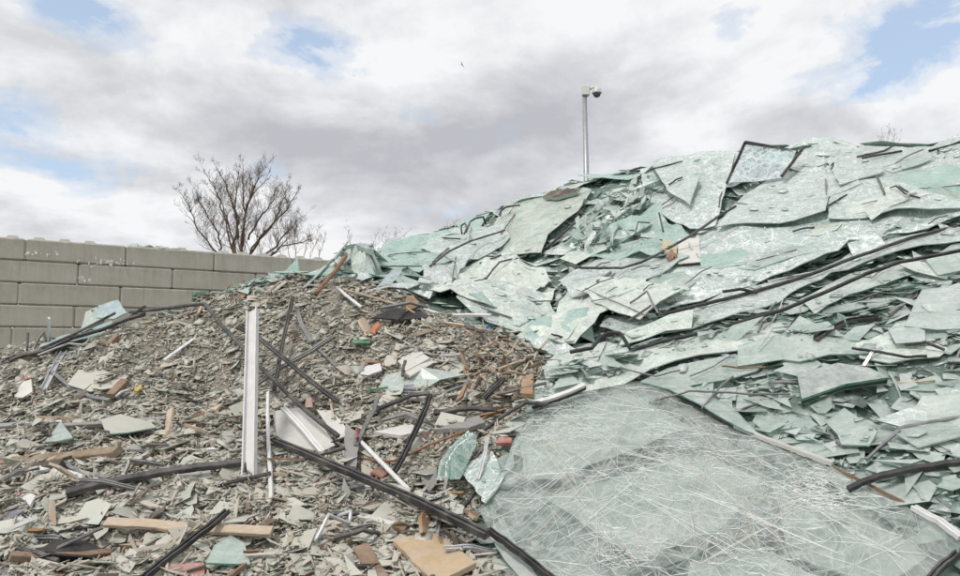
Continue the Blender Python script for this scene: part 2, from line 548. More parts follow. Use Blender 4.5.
glass_mat('laminated_tan', False, ((0, (0.50, 0.57, 0.53)), (1, (0.52, 0.58, 0.54))), 0.35, 0.25, 0.15, 0.6, cscale=4.0, crackcol=(0.68, 0.62, 0.53), bmp=0.5, green=.15)
glass_mat('pane_clear', False, ((0, (0.57, 0.60, 0.575)), (1, (0.58, 0.605, 0.58))), 0.87, 0.35, 0.05, 0.40, .30, 0.0, (0.66, 0.67, 0.63), 3.6, (0.80, 0.82, 0.79), (0.92, 0.945, 0.935), bmp=0.06, spec=0.6)
glass_mat('under_glass', False, ((0, (0.50, 0.53, 0.51)), (1, (0.62, 0.64, 0.62))), 0.25, 0.5, 0.2, green=0.0)
glass_mat('glass_blue', False, ((0, (0.56, 0.66, 0.72)), (1, (0.58, 0.66, 0.69))), 0.55, 0.35, 0.08, dop=.5, tintT=(0.80, 0.90, 0.93))
glass_mat('glass_window', False, ((0, (0.60, 0.66, 0.70)), (1, (0.60, 0.66, 0.70))), 0.80, 0.4, 0.06, 0.7, .55, 0.0, (0.62, 0.68, 0.74), 4.0, tintT=(0.90, 0.94, 0.94))
glass_mat('glass_aqua', False, ((0, (0.36, 0.52, 0.48)), (1, (0.42, 0.55, 0.52))), 0.35, 0.3, 0.15)
glass_mat('glass_deep', False, ((0, (0.20, 0.31, 0.265)), (1, (0.30, 0.41, 0.365))), 0.5, 0.5, 0.08, 0.5, cscale=9.0, bmp=0.5, spec=.8)
GE = ((0, (0.05, 0.17, 0.125)), (.25, (0.10, 0.30, 0.23)), (.5, (0.30, 0.40, 0.35)), (.75, (0.12, 0.20, 0.17)), (1, (0.40, 0.48, 0.44)))
edge_mat('glass_edge', GE)
edge_mat('glass_edge_bits', GE, 0.2, True)
edge_mat('glass_edge_bright', ((0, (0.03, 0.24, 0.16)), (1, (0.04, 0.27, 0.18))))
edge_mat('glass_edge_pale', ((0, (0.22, 0.32, 0.275)), (.5, (0.38, 0.45, 0.41)), (1, (0.28, 0.40, 0.35))))
edge_mat('glass_edge_dusty', ((0, (0.30, 0.33, 0.28)), (.5, (0.40, 0.42, 0.36)), (1, (0.22, 0.29, 0.24))), 0.6)
debris_mat('bits', True, BITS)
debris_mat('chunk', False, BITS)
simple('bar_dark', (0.042, 0.041, 0.043), 0.55, 0.0, 0.4, 20, 0.22)
simple('bar_black', (0.018, 0.018, 0.020), 0.5, 0.0, 0.4, 20, 0.10)
simple('bar_grey', (0.20, 0.205, 0.21), 0.5, 0.35, 0.25, 20, 0.3)
simple('aluminium', (0.62, 0.63, 0.65), 0.4, 0.55, 0.15, 20, 0.25)
simple('white_plastic', (0.70, 0.70, 0.70), 0.45, 0, 0.10, 10, 0.35, 0.1)
simple('white_board', (0.62, 0.61, 0.58), 0.7, 0, 0.10, 6, 0.45, 0.15)
simple('wood_pale', (0.52, 0.41, 0.30), 0.8, 0, 0.25, 9, 0.45, 0.4, (1, 12, 12))
simple('wood_brown', (0.24, 0.155, 0.095), 0.8, 0, 0.35, 9, 0.35, 0.5, (1, 12, 12))
simple('wood_orange', (0.32, 0.185, 0.095), 0.75, 0, 0.3, 9, 0.4, 0.5, (1, 12, 12))
simple('wood_dark', (0.085, 0.065, 0.05), 0.8, 0, 0.4, 9, 0.35, 0.5, (1, 12, 12))
simple('wood_grey', (0.30, 0.29, 0.28), 0.8, 0, 0.25, 9, 0.2, 0.5, (12, 1, 12))
simple('fibreboard', (0.50, 0.37, 0.235), 0.85, 0, 0.16, 9, 0.4, 0.2)
simple('rust', (0.22, 0.10, 0.05), 0.85, 0.1, 0.4, 16, 0.2, 0.5)
simple('brick_red', (0.33, 0.16, 0.11), 0.9, 0, 0.3, 20, 0.4, 0.5)
simple('red_plastic', (0.34, 0.075, 0.065), 0.5, 0, 0.2, 14, 0.6)
simple('pink_plastic', (0.42, 0.22, 0.19), 0.7, 0, 0.15, 8, 0.4)
simple('orange_plastic', (0.58, 0.15, 0.05), 0.5, 0, 0.2, 14, 0.35)
simple('yellow_plastic', (0.55, 0.38, 0.07), 0.5, 0, 0.2, 14, 0.4)
simple('green_plastic', (0.045, 0.19, 0.09), 0.5, 0, 0.2, 12, 0.35)
simple('blue_plastic', (0.06, 0.20, 0.50), 0.45, 0, 0.2, 8, 0.2)
simple('yellow_foam', (0.52, 0.46, 0.28), 0.9, 0, 0.2, 20, 0.3)
simple('navy_tile', (0.10, 0.12, 0.18), 0.35, 0, 0.3, 12, 0.45)
simple('galvanised', (0.42, 0.44, 0.45), 0.45, 0.5, 0.12, 6, 0.0)
simple('camera_white', (0.62, 0.62, 0.60), 0.4, 0, 0.05, 6, 0.1)
simple('camera_smoke', (0.10, 0.10, 0.11), 0.12, 0, 0.05, 6, 0.0)
simple('bark', (0.135, 0.098, 0.068), 0.9, 0, 0.3, 12, 0.0, 0.6)
simple('twig_pale', (0.22, 0.165, 0.125), 0.9, 0, 0.3, 12, 0.0)
simple('feather', (0.05, 0.05, 0.055), 0.8, 0, 0.2, 6, 0.0)
simple('crack_white', (0.72, 0.75, 0.73), 0.5, 0, 0.12, 20, 0.0, 0.1)
simple('crack_tan', (0.54, 0.48, 0.39), 0.7, 0, 0.2, 20, 0.0, 0.1)


def concrete_mat():
    m, t = new_mat('concrete')
    P = pos(t)
    PO = pos(t, True)
    r = t.new('ShaderNodeObjectInfo').outputs['Random']
    n1 = t.noise(P, 1.6, 8, 0.65, 0.3)
    n2 = t.noise(P, 16, 8, 0.75)
    base = t.ramp(t.math('ADD', t.math('MULTIPLY', n1, 0.65), t.math('MULTIPLY', n2, 0.35)), ((0.30, (0.28, 0.27, 0.24)), (0.5, (0.40, 0.39, 0.355)), (0.7, (0.48, 0.47, 0.435))))
    base = t.mix(t.math('MULTIPLY', r, 0.35), base, (0.31, 0.295, 0.255))
    # algae and rain staining gathered under the top edge of each block
    z = t.new('ShaderNodeSeparateXYZ', i0=PO).outputs[2]
    st = t.math('MULTIPLY', t.ramp(z, ((0.30, 0.0), (0.60, 0.8))), t.ramp(t.noise(t.vmath('MULTIPLY', P, (3, 3, .7)), 2.2, 6, 0.7), ((0.42, 0.0), (0.68, 1.0))))
    base = t.mix(t.math('MULTIPLY', st, 0.75), base, (0.13, 0.12, 0.085))
    stk = t.ramp(t.noise(t.vmath('MULTIPLY', P, (7, 7, .35)), 1.6, 6, 0.7), ((0.50, 0.0), (0.72, 0.6)))
    base = t.mix(stk, base, (0.23, 0.21, 0.17))
    base = t.mix(0.3, base, (0.41, 0.39, 0.32))
    blow = t.ramp(t.noise(P, 48, 3, 0.6), ((0.30, 1.0), (0.36, 0.0)))
    base = t.mix(t.math('MULTIPLY', blow, 0.5), base, (0.12, 0.115, 0.10))
    b = t.new('ShaderNodeBsdfPrincipled', Base__Color=base, Roughness=0.9, Normal=bump(t, n2, 0.4, 0.03))
    return finish(m, t, b.outputs[0])


concrete_mat()
simple('paint_splash', (0.70, 0.70, 0.70), 0.7, 0, 0.1, 20, 0.0)


def terrain_mat():
    m, t = new_mat('heap_base')
    P = pos(t)
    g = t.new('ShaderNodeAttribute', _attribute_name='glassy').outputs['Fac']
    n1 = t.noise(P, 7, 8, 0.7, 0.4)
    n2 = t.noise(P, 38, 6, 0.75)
    a = t.ramp(n1, ((0.32, (0.20, 0.18, 0.145)), (0.5, (0.32, 0.295, 0.245)), (0.7, (0.42, 0.395, 0.335))))  # mound body toned darker: shade of the gaps put into its colour
    bb = t.ramp(n1, ((0.32, (0.09, 0.135, 0.115)), (0.5, (0.18, 0.25, 0.215)), (0.7, (0.32, 0.41, 0.365))))  # green body tone stands in for light passing through glass in the gaps
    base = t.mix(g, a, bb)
    b = t.new('ShaderNodeBsdfPrincipled', Base__Color=base, Roughness=0.85, Normal=bump(t, t.math('ADD', n1, n2), 0.8, 0.05))
    return finish(m, t, b.outputs[0])


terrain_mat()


def ground_mat():
    m, t = new_mat('ground')
    P = pos(t)
    n1 = t.noise(P, 0.4, 8, 0.7)
    n2 = t.noise(P, 22, 6, 0.75)
    base = t.ramp(t.math('ADD', t.math('MULTIPLY', n1, .5), t.math('MULTIPLY', n2, .5)), ((0.35, (0.14, 0.13, 0.105)), (0.65, (0.27, 0.25, 0.21))))
    b = t.new('ShaderNodeBsdfPrincipled', Base__Color=base, Roughness=0.95, Normal=bump(t, n2, 0.6, 0.03))
    return finish(m, t, b.outputs[0])


ground_mat()
M = MATS


# ------------------------------------------------------------------ object helpers
def mesh_from(name, V, faces, mats, midx=None, smooth=False):
    me = bpy.data.meshes.new(name)
    me.from_pydata([tuple(v) for v in V], [], faces)
    for m in mats:
        me.materials.append(M[m])
    if midx is not None:
        me.polygons.foreach_set('material_index', midx)
    if smooth:
        me.polygons.foreach_set('use_smooth', [True] * len(me.polygons))
    me.update()
    return me


def obj(name, me, parent=None, loc=None):
    o = bpy.data.objects.new(name, me)
    col.objects.link(o)
    if loc is not None:
        o.location = loc
    if parent is not None:
        o.parent = parent
    return o


def tag(o, label=None, cat=None, group=None, kind=None):
    for k, v in (('label', label), ('category', cat), ('group', group), ('kind', kind)):
        if v:
            o[k] = v
    return o


def empty(name, loc, label, cat, group=None):
    o = bpy.data.objects.new(name, None)
    o.empty_display_size = 0.2
    col.objects.link(o)
    o.location = loc
    return tag(o, label, cat, group)


def box_data(cx, cy, cz, sx, sy, sz, bev=0.0):
    """eight-corner box, or one with chamfered upright and level edges"""
    hx, hy, hz = sx / 2, sy / 2, sz / 2
    if bev <= 0:
        V = [(cx + a * hx, cy + b * hy, cz + c * hz) for c in (-1, 1) for b in (-1, 1) for a in (-1, 1)]
        Fc = [(0, 2, 3, 1), (4, 5, 7, 6), (0, 1, 5, 4), (2, 6, 7, 3), (0, 4, 6, 2), (1, 3, 7, 5)]
        return V, Fc
    V = []
    for (zz, ins) in ((-hz, bev), (-hz + bev, 0), (hz - bev, 0), (hz, bev)):
        ax, ay = hx - ins, hy - ins
        for (x, y) in ((-ax + bev, -ay), (ax - bev, -ay), (ax, -ay + bev), (ax, ay - bev), (ax - bev, ay), (-ax + bev, ay), (-ax, ay - bev), (-ax, -ay + bev)):
            V.append((cx + x, cy + y, cz + zz))
    Fc = [tuple(range(7, -1, -1)), tuple(range(24, 32))]
    for l in range(3):
        for i in range(8):
            j = (i + 1) % 8
            Fc.append((l * 8 + i, l * 8 + j, l * 8 + 8 + j, l * 8 + 8 + i))
    return V, Fc


def tube_data(path, rad, sides=5, cap=True, base=0):
    """round tube along a path with a radius per point"""
    path = [Vector(p) for p in path]
    if isinstance(rad, (int, float)):
        rad = [rad] * len(path)
    V, Fc = [], []
    prev = None
    for i, p in enumerate(path):
        d = (path[min(i + 1, len(path) - 1)] - path[max(i - 1, 0)]).normalized()
        a = d.orthogonal().normalized() if prev is None else (prev - d * prev.dot(d))
        a = a.normalized() if a.length > 1e-5 else d.orthogonal().normalized()
        prev = a
        b = d.cross(a)
        for k in range(sides):
            th = 2 * math.pi * k / sides
            V.append(tuple(p + (a * math.cos(th) + b * math.sin(th)) * rad[i]))
    n = len(path)
    for i in range(n - 1):
        for k in range(sides):
            k2 = (k + 1) % sides
            Fc.append((base + i * sides + k, base + i * sides + k2, base + (i + 1) * sides + k2, base + (i + 1) * sides + k))
    if cap:
        Fc.append(tuple(base + k for k in range(sides - 1, -1, -1)))
        Fc.append(tuple(base + (n - 1) * sides + k for k in range(sides)))
    return V, Fc


def strip_data(path, wid, thk, profile='box', up=None, taper=None):
    """bar with a rectangular, channel or grooved section swept along a path; wid lies across the slope, thk stands off it"""
    if profile == 'channel':
        sec = [(-.5, -.5), (.5, -.5), (.5, .5), (.40, .5), (.40, -.2), (-.40, -.2), (-.40, .5), (-.5, .5)]
    elif profile == 'groove':
        sec = [(-.5, -.5), (.5, -.5), (.5, .5), (.16, .5), (.12, .15), (-.12, .15), (-.16, .5), (-.5, .5)]
    else:
        sec = [(-.5, -.5), (.5, -.5), (.5, .38), (.42, .5), (-.42, .5), (-.5, .38)]
    path = [Vector(p) for p in path]
    n, k = len(path), len(sec)
    V, Fc = [], []
    for i, p in enumerate(path):
        d = (path[min(i + 1, n - 1)] - path[max(i - 1, 0)]).normalized()
        if up is not None:
            u = Vector(up)
        else:
            pm = path[n // 2]
            sn = slope_n(np.array([pm.x]), np.array([pm.y]))[0]
            u = Vector(sn) * .6 + Vector((0, -.4, .3))
        u = (u - d * u.dot(d))
        u = u.normalized() if u.length > 1e-4 else d.orthogonal().normalized()
        s = d.cross(u)
        f = 1.0 if taper is None else taper[i]
        for (a, b) in sec:
            V.append(tuple(p + s * (a * wid * f) + u * (b * thk * f)))
    for i in range(n - 1):
        for a in range(k):
            b = (a + 1) % k
            Fc.append((i * k + a, i * k + b, (i + 1) * k + b, (i + 1) * k + a))
    Fc.append(tuple(range(k - 1, -1, -1)))
    Fc.append(tuple((n - 1) * k + a for a in range(k)))
    return V, Fc


def recentre(V):
    V = np.array(V, float)
    c = np.array(((V[:, 0].min() + V[:, 0].max()) / 2, (V[:, 1].min() + V[:, 1].max()) / 2, V[:, 2].min()))
    return V - c, c


def lift_pt(p, default=0.02):
    """(px, py) on the heap; (px, py, d) d metres nearer the eye; (px, py, 'd', depth) at a depth"""
    if len(p) == 4:
        return at_depth(p[0], p[1], p[3])
    P = at(p[0], p[1])
    d = p[2] if len(p) == 3 else default
    v = EYE - P
    return P + v / np.linalg.norm(v) * d


def dense(path, n=4, wob=0.006, seed=0):
    r = random.Random(seed)
    outp = []
    for i in range(len(path) - 1):
        a, b = np.array(path[i]), np.array(path[i + 1])
        for k in range(n):
            t = k / n
            q_ = a * (1 - t) + b * t
            if not (i == 0 and k == 0):
                q_ = q_ + np.array([r.uniform(-wob, wob) for _ in range(3)])
            outp.append(q_)
    outp.append(np.array(path[-1]))
    return outp


def level(pts_, keep=0.12):
    """straighten a bar in depth so that it rests on the high points instead of following every bump"""
    if len(pts_) < 3:
        return pts_
    Q = np.array(pts_)
    dep = Q[:, 1]
    seg = np.concatenate([[0], np.cumsum(np.linalg.norm(np.diff(Q[:, [0, 2]], axis=0), axis=1))])
    a = np.polyfit(seg, dep, 1)
    fit = np.polyval(a, seg)
    new = keep * dep + (1 - keep) * fit
    new = new - max(0.0, float((new - dep).max()))
    outp = []
    for p, d in zip(Q, new):
        v = p - EYE
        outp.append(EYE + v * (d / v[1]))
    return outp


LANDMARKS = []      # (phrase, point) for telling small pieces apart


def bar(name, pxs, wid, thk, mat, label, cat, profile='box', lift=0.03, n=4, wob=0.006, group=None, landmark=None, up=None):
    lift = min(lift, .07)
    if name == 'metal_bar':
        wid, thk = wid * .85, thk * .85
    if profile == 'box' and name in ('metal_bar', 'rubber_gasket') and pxs[0][0] > 420 and len(pxs[0]) == 2:
        wid, thk = wid * .66, thk * .66
    path = dense(level([lift_pt(p, lift) for p in pxs]), n, min(wob, .003), len(label))
    shade_low(path)
    if name in ('rubber_gasket', 'rubber_hose') or landmark:
        keep_clear(path)
    V, Fc = strip_data(path, wid, thk, profile, up)
    V, c = recentre(V)
    o = obj(name, mesh_from(name, V, Fc, [mat]), None, c)
    tag(o, label, cat, group)
    if landmark:
        LANDMARKS.append((landmark, np.array(path[len(path) // 2])))
    return o


def rod(name, pxs, rad, mat, label, cat, lift=0.03, n=4, wob=0.006, sides=6, landmark=None, group=None):
    path = dense(level([lift_pt(p, lift) for p in pxs]), n, min(wob, .003), len(label))
    shade_low(path)
    V, Fc = tube_data(path, rad, sides)
    V, c = recentre(V)
    o = obj(name, mesh_from(name, V, Fc, [mat], None, True), None, c)
    tag(o, label, cat, group)
    if landmark:
        LANDMARKS.append((landmark, np.array(path[len(path) // 2])))
    return o


def slab_data(P3, thick, jag=0.0, seed=0, bow=0.0):
    """flat plate from a polygon of points in space, edges broken up by jag, with real thickness"""
    P3 = np.array(P3, float)
    c = P3.mean(0)
    u_, s_, vt = np.linalg.svd(P3 - c)
    e1, e2, nrm_ = vt[0], vt[1], vt[2]
    if np.dot(nrm_, EYE - c) < 0:
        nrm_ = -nrm_
        e2 = -e2
    uv = np.stack([(P3 - c) @ e1, (P3 - c) @ e2], 1)
    if np.cross(np.append(e1, 0)[:3], e2) @ nrm_ < 0:
        pass
    area = 0.5 * sum(uv[i][0] * uv[(i + 1) % len(uv)][1] - uv[(i + 1) % len(uv)][0] * uv[i][1] for i in range(len(uv)))
    if area < 0:
        uv = uv[::-1]
    r = random.Random(seed)
    pts_ = []
    for i in range(len(uv)):
        a, b = uv[i], uv[(i + 1) % len(uv)]
        k = 1 if jag <= 0 else max(1, int(np.linalg.norm(b - a) / (jag * 3.5)))
        for j in range(k):
            t = j / k
            q_ = a * (1 - t) + b * t
            if j:
                q_ = q_ + np.array([r.uniform(-jag, jag) * .5, r.uniform(-jag, jag) * .5])
            pts_.append(q_)
    right = np.cross(e1, e2) @ nrm_ > 0
    n = len(pts_)
    span = max(np.ptp(uv[:, 0]), 1e-3)
    top = [c + e1 * p[0] + e2 * p[1] + nrm_ * (thick / 2 + bow * (p[0] / span) ** 2) for p in pts_]
    bot = [v - nrm_ * thick for v in top]
    V = top + bot
    f_top = list(range(n)); f_bot = list(range(2 * n - 1, n - 1, -1))
    if not right:
        f_top = f_top[::-1]; f_bot = f_bot[::-1]
    Fc = [tuple(f_top), tuple(f_bot)]
    for i in range(n):
        j = (i + 1) % n
        Fc.append((i, n + i, n + j, j) if right else (i, j, n + j, n + i))
    return V, Fc, [0, 0] + [1] * n


def on_plane(P3):
    """slide the corners along their sight lines onto one common plane, so a flat plate keeps its outline"""
    Q = np.array(P3, float)
    c = Q.mean(0)
    nn_ = np.linalg.svd(Q - c)[2][2]
    outp = []
    for p in Q:
        v = p - EYE
        k = np.dot(v, nn_)
        if abs(k) < .12 * np.linalg.norm(v):
            outp.append(p)
            continue
        t = np.dot(c - EYE, nn_) / k
        outp.append(EYE + v * min(max(t, .93), 1.03))
    return outp


def slab(name, pxs, thick, mats, label, cat, lift=0.03, jag=0.0, bow=0.0, parent=None, group=None, landmark=None):
    P3 = on_plane([lift_pt(p, lift) for p in pxs])
    V, Fc, mi = slab_data(P3, thick, jag, len(label or name), bow)
    nn_ = np.linalg.svd(np.array(P3) - np.array(P3).mean(0))[2][2]
    if abs(nn_[2]) > .35:
        s_ = plane_fit(P3)
        cover(P3, lambda x, y: s_[0] * x + s_[1] * y + s_[2] + thick / 2)
    V, c = recentre(V)
    if len(mats) == 1:
        mats = [mats[0], mats[0]]
    o = obj(name, mesh_from(name, V, Fc, mats, mi), None, c)
    if label:
        tag(o, label, cat, group)
    if landmark:
        LANDMARKS.append((landmark, np.array(P3).mean(0)))
    return o


def crease(x, y, seed):
    """ridged folds: straight-sided creases rather than ripples"""
    return (1 - 2.2 * np.abs(vnoise(x * .9, y * 1.1, seed))) * .8 + .5 * (1 - 2.2 * np.abs(vnoise(x * 2.3 + y, y * 2.1 - x, seed + 3)))


def sheet_data(poly, zf, thick, res, jag, seed=0):
    """bent laminated sheet over a polygon in plan; zf gives its height"""
    r = random.Random(seed)
    poly = np.array(poly, float)
    B = []
    for i in range(len(poly)):
        a, b = poly[i], poly[(i + 1) % len(poly)]
        k = max(1, int(np.linalg.norm(b - a) / res))
        for j in range(k):
            t = j / k
            q_ = a * (1 - t) + b * t
            if j:
                q_ = q_ + np.array([r.uniform(-jag, jag), r.uniform(-jag, jag)])
            B.append(q_)
    B = np.array(B)
    lo, hi = B.min(0), B.max(0)
    I = []
    for yy in np.arange(lo[1] + res * .5, hi[1], res):
        for xx in np.arange(lo[0] + res * .5, hi[0], res):
            I.append((xx + r.uniform(-.3, .3) * res, yy + r.uniform(-.3, .3) * res))
    if I:
        I = np.array(I)
        k = inside(B, I[:, 0], I[:, 1])
        I = I[k]
        if len(I):
            d = np.sqrt(((I[:, None] - B[None]) ** 2).sum(-1)).min(1)
            I = I[d > res * .4]
    allp = np.concatenate([B, I]) if len(I) else B
    vv, ee, ff, *_ = delaunay_2d_cdt([Vector(p) for p in allp], [], [list(range(len(B)))], 1, 1e-5)
    if not ff:
        return None
    X = np.array([(v.x, v.y) for v in vv])
    Z = zf(X[:, 0], X[:, 1])
    T = np.column_stack([X, Z])
    n = len(T)
    nrm_ = np.zeros((n, 3))
    tri = []
    for f in ff:
        a, b, c = f[0], f[1], f[2]
        fn = np.cross(T[b] - T[a], T[c] - T[a])
        f = list(f)
        if fn[2] < 0:
            f = f[::-1]; fn = -fn
        tri.append(tuple(f))
        for k in f:
            nrm_[k] += fn
    nrm_ /= np.linalg.norm(nrm_, axis=1, keepdims=True) + 1e-9
    V = np.concatenate([T, T - nrm_ * thick])
    Fc = tri + [tuple(n + k for k in reversed(f)) for f in tri]
    mi = [0] * len(Fc)
    cnt = {}
    for f in tri:
        for i in range(len(f)):
            e = (f[i], f[(i + 1) % len(f)])
            cnt[e] = 1
    for (a, b) in list(cnt):
        if (b, a) not in cnt:
            Fc.append((a, a + n, b + n, b))
            mi.append(1)
    return V, Fc, mi


SHEETS = []


def plane_fit(P3):
    P3 = np.array(P3)
    A = np.column_stack([P3[:, 0], P3[:, 1], np.ones(len(P3))])
    s, *_ = np.linalg.lstsq(A, P3[:, 2], rcond=None)
    return s


def sheet(name, pxs, label, cat='glass sheet', mats=('laminated', 'glass_edge_pale'), lift=0.05, flat=0.55, thick=0.012, res=0.19, jag=0.012, wr=0.05, group=None, landmark=None, seed=None, floor=True):
    P3 = [lift_pt(p, 0.0) for p in pxs]
    s = plane_fit(P3)
    seed = len(label) * 7 + int(pxs[0][0]) if seed is None else seed

    def zf(x, y):
        z = flat * (s[0] * x + s[1] * y + s[2]) + (1 - flat) * lookup(Hs, x, y) + lift + wr * crease(x, y, seed) + wr * .12 * fbm(x * 5, y * 5, seed + 5, 2)
        return np.maximum(z, surf(x, y) + 0.012) if floor else z
    d = sheet_data([p[:2] for p in P3], zf, thick, res, jag, seed)
    if d is None:
        return None
    V, c = recentre(d[0])
    SHEETS.append(([tuple(p[:2]) for p in P3], zf))
    zg = lambda x, y: flat * (s[0] * x + s[1] * y + s[2]) + (1 - flat) * lookup(Hs, x, y) + lift + wr * crease(x, y, seed)
    cover([p[:2] for p in P3], zg)
    o = obj(name, mesh_from(name, V, d[1], list(mats), d[2]), None, c)
    tag(o, label, cat, group)
    if landmark:
        LANDMARKS.append((landmark, np.array(P3).mean(0)))
    return o, zf


# ------------------------------------------------------------------ ground and the heap's body
def build_ground():
    me = mesh_from('ground', [(-600, -200, -.06), (600, -200, -.06), (600, 1500, -.06), (-600, 1500, -.06)], [(0, 1, 2, 3)], ['ground'])
    tag(obj('ground', me), kind='structure')
    ny, nx = XX.shape
    V = np.stack([XX.ravel(), YY.ravel(), H.ravel()], 1)
    idx = np.arange(nx * ny).reshape(ny, nx)
    q4 = np.stack([idx[:-1, :-1], idx[:-1, 1:], idx[1:, 1:], idx[1:, :-1]], -1).reshape(-1, 4)
    me = bpy.data.meshes.new('heap_terrain')
    me.vertices.add(len(V)); me.vertices.foreach_set('co', V.ravel())
    me.loops.add(q4.size); me.loops.foreach_set('vertex_index', q4.ravel())
    me.polygons.add(len(q4)); me.polygons.foreach_set('loop_start', np.arange(0, q4.size, 4)); me.polygons.foreach_set('loop_total', np.full(len(q4), 4))
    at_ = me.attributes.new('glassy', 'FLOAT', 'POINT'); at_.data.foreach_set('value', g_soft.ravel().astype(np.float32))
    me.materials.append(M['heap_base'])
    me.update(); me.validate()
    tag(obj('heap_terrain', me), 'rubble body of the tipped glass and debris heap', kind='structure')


build_ground()

# ------------------------------------------------------------------ concrete block wall
WJ = at_depth(26, 240, 19.6)
WD = np.array((2.07, 1.33, 0)); WD /= np.linalg.norm(WD)
WTOP = WJ[2]
BL, BH = 2.46, 0.6


def build_wall():
    ang = math.atan2(WD[1], WD[0])
    root = empty('concrete_block_wall', (WJ[0], WJ[1], -0.05), 'weathered grey wall of big stacked concrete blocks behind the debris mound', 'wall')
    root.rotation_euler.z = ang
    V, Fc = box_data(0, 0, BH / 2, BL - 0.004, 0.6, BH - 0.004, 0.042)
    me = mesh_from('concrete_block', V, Fc, ['concrete'])
    Vh, Fh = box_data(0, 0, BH / 2, BL / 2 - 0.022, 0.6, BH - 0.022, 0.03)
    meh = mesh_from('concrete_block', Vh, Fh, ['concrete'])
    # pyramid-like stud
    Vs = [(x * a, y * a, z) for (a, z) in ((.17, 0), (.10, .09)) for (x, y) in ((-1, -1), (1, -1), (1, 1), (-1, 1))]
    Vs += []
    mes = mesh_from('stud', Vs, [(3, 2, 1, 0), (4, 5, 6, 7), (0, 1, 5, 4), (1, 2, 6, 5), (2, 3, 7, 6), (3, 0, 4, 7)], ['concrete'])
    n_rows = int(round((WTOP + .05) / BH))
    z_top = WTOP + .05
    r = random.Random(3)
    for row in range(n_rows + 1):
        z = z_top - (row + 1) * BH
        if z < -0.3:
            break
        # joints: row 0 at 0, row 1 half a block further, and so on
        off = (0.0, 0.52, -0.04, 0.5, -0.08, 0.46, 0.0, .5, 0, .5)[row]
        for k in range(-3, 7):
            b = obj('concrete_block', me, root, ((k + off + .5) * BL, r.uniform(-.012, .012), z + .002))
            if row == 0:
                for q_ in range(4):
                    if (k, q_) in ((1, 0), (1, 3), (0, 3)):
                        continue
                    obj('stud', mes, b, ((q_ - 1.5) * BL / 4, 0, BH - 0.004))
    return root


build_wall()
WN = np.array((WD[1], -WD[0], 0))     # wall face normal towards the camera


def wall_pt(px, py, offn=0.0):
    """point on the wall's front face"""
    d = px_dir(px, py)
    p0 = WJ + WN * (0.30 + offn)
    t = np.dot(p0 - EYE, WN) / np.dot(d, WN)
    return EYE + d * t


# ------------------------------------------------------------------ camera mast
def build_mast():
    b = at_depth(587, 186, 21.0); t = at_depth(584.5, 92, 21.0)
    bx, by = b[0], b[1]
    root = empty('camera_mast', (bx, by, -.05), 'tall grey steel mast with a dome camera standing beyond the heap', 'mast')
    top = t[2] + .05
    V, Fc = tube_data([(0, 0, 0), (0, 0, top * .55), (t[0] - bx, 0, top)], [.105, .088, .068], 12)
    obj('pole', mesh_from('pole', V, Fc, ['galvanised'], None, True), root)
    V, Fc = box_data(0, 0, .05, .5, .5, .1, .01)
    obj('base_plate', mesh_from('base_plate', V, Fc, ['galvanised']), root)
    tx = t[0] - bx
    V, Fc = box_data(tx + .03, -.02, top + .02, .22, .2, .30, .02)
    hd = obj('junction_box', mesh_from('junction_box', V, Fc, ['camera_white']), root)
    V, Fc = tube_data([(tx + .12, -.04, top + .05), (tx + .26, -.05, top + .13), (tx + .36, -.06, top + .13), (tx + .36, -.06, top + .08)], [.035, .035, .035, .035], 8)
    obj('bracket_arm', mesh_from('bracket_arm', V, Fc, ['camera_white'], None, True), root)
    # dome housing: turned profile
    def lathe(prof, seg=14):
        V, Fc = [], []
        for (r_, z_) in prof:
            for k in range(seg):
                a = 2 * math.pi * k / seg
                V.append((tx + .36 + r_ * math.cos(a), -.06 + r_ * math.sin(a), top + z_))
        for i in range(len(prof) - 1):
            for k in range(seg):
                k2 = (k + 1) % seg
                Fc.append((i * seg + k, i * seg + k2, (i + 1) * seg + k2, (i + 1) * seg + k))
        return V, Fc
    V, Fc = lathe([(.02, .16), (.07, .13), (.12, .05), (.145, -.04), (.145, -.07), (.12, -.075)])
    dm = obj('dome_housing', mesh_from('dome_housing', V, Fc, ['camera_white'], None, True), root)
    V, Fc = lathe([(.12, -.07), (.112, -.12), (.085, -.165), (.04, -.19), (.002, -.195)])
    obj('dome_bubble', mesh_from('dome_bubble', V, Fc, ['camera_smoke'], None, True), root)
    LANDMARKS.append(('below the camera mast', at(590, 215)))


build_mast()


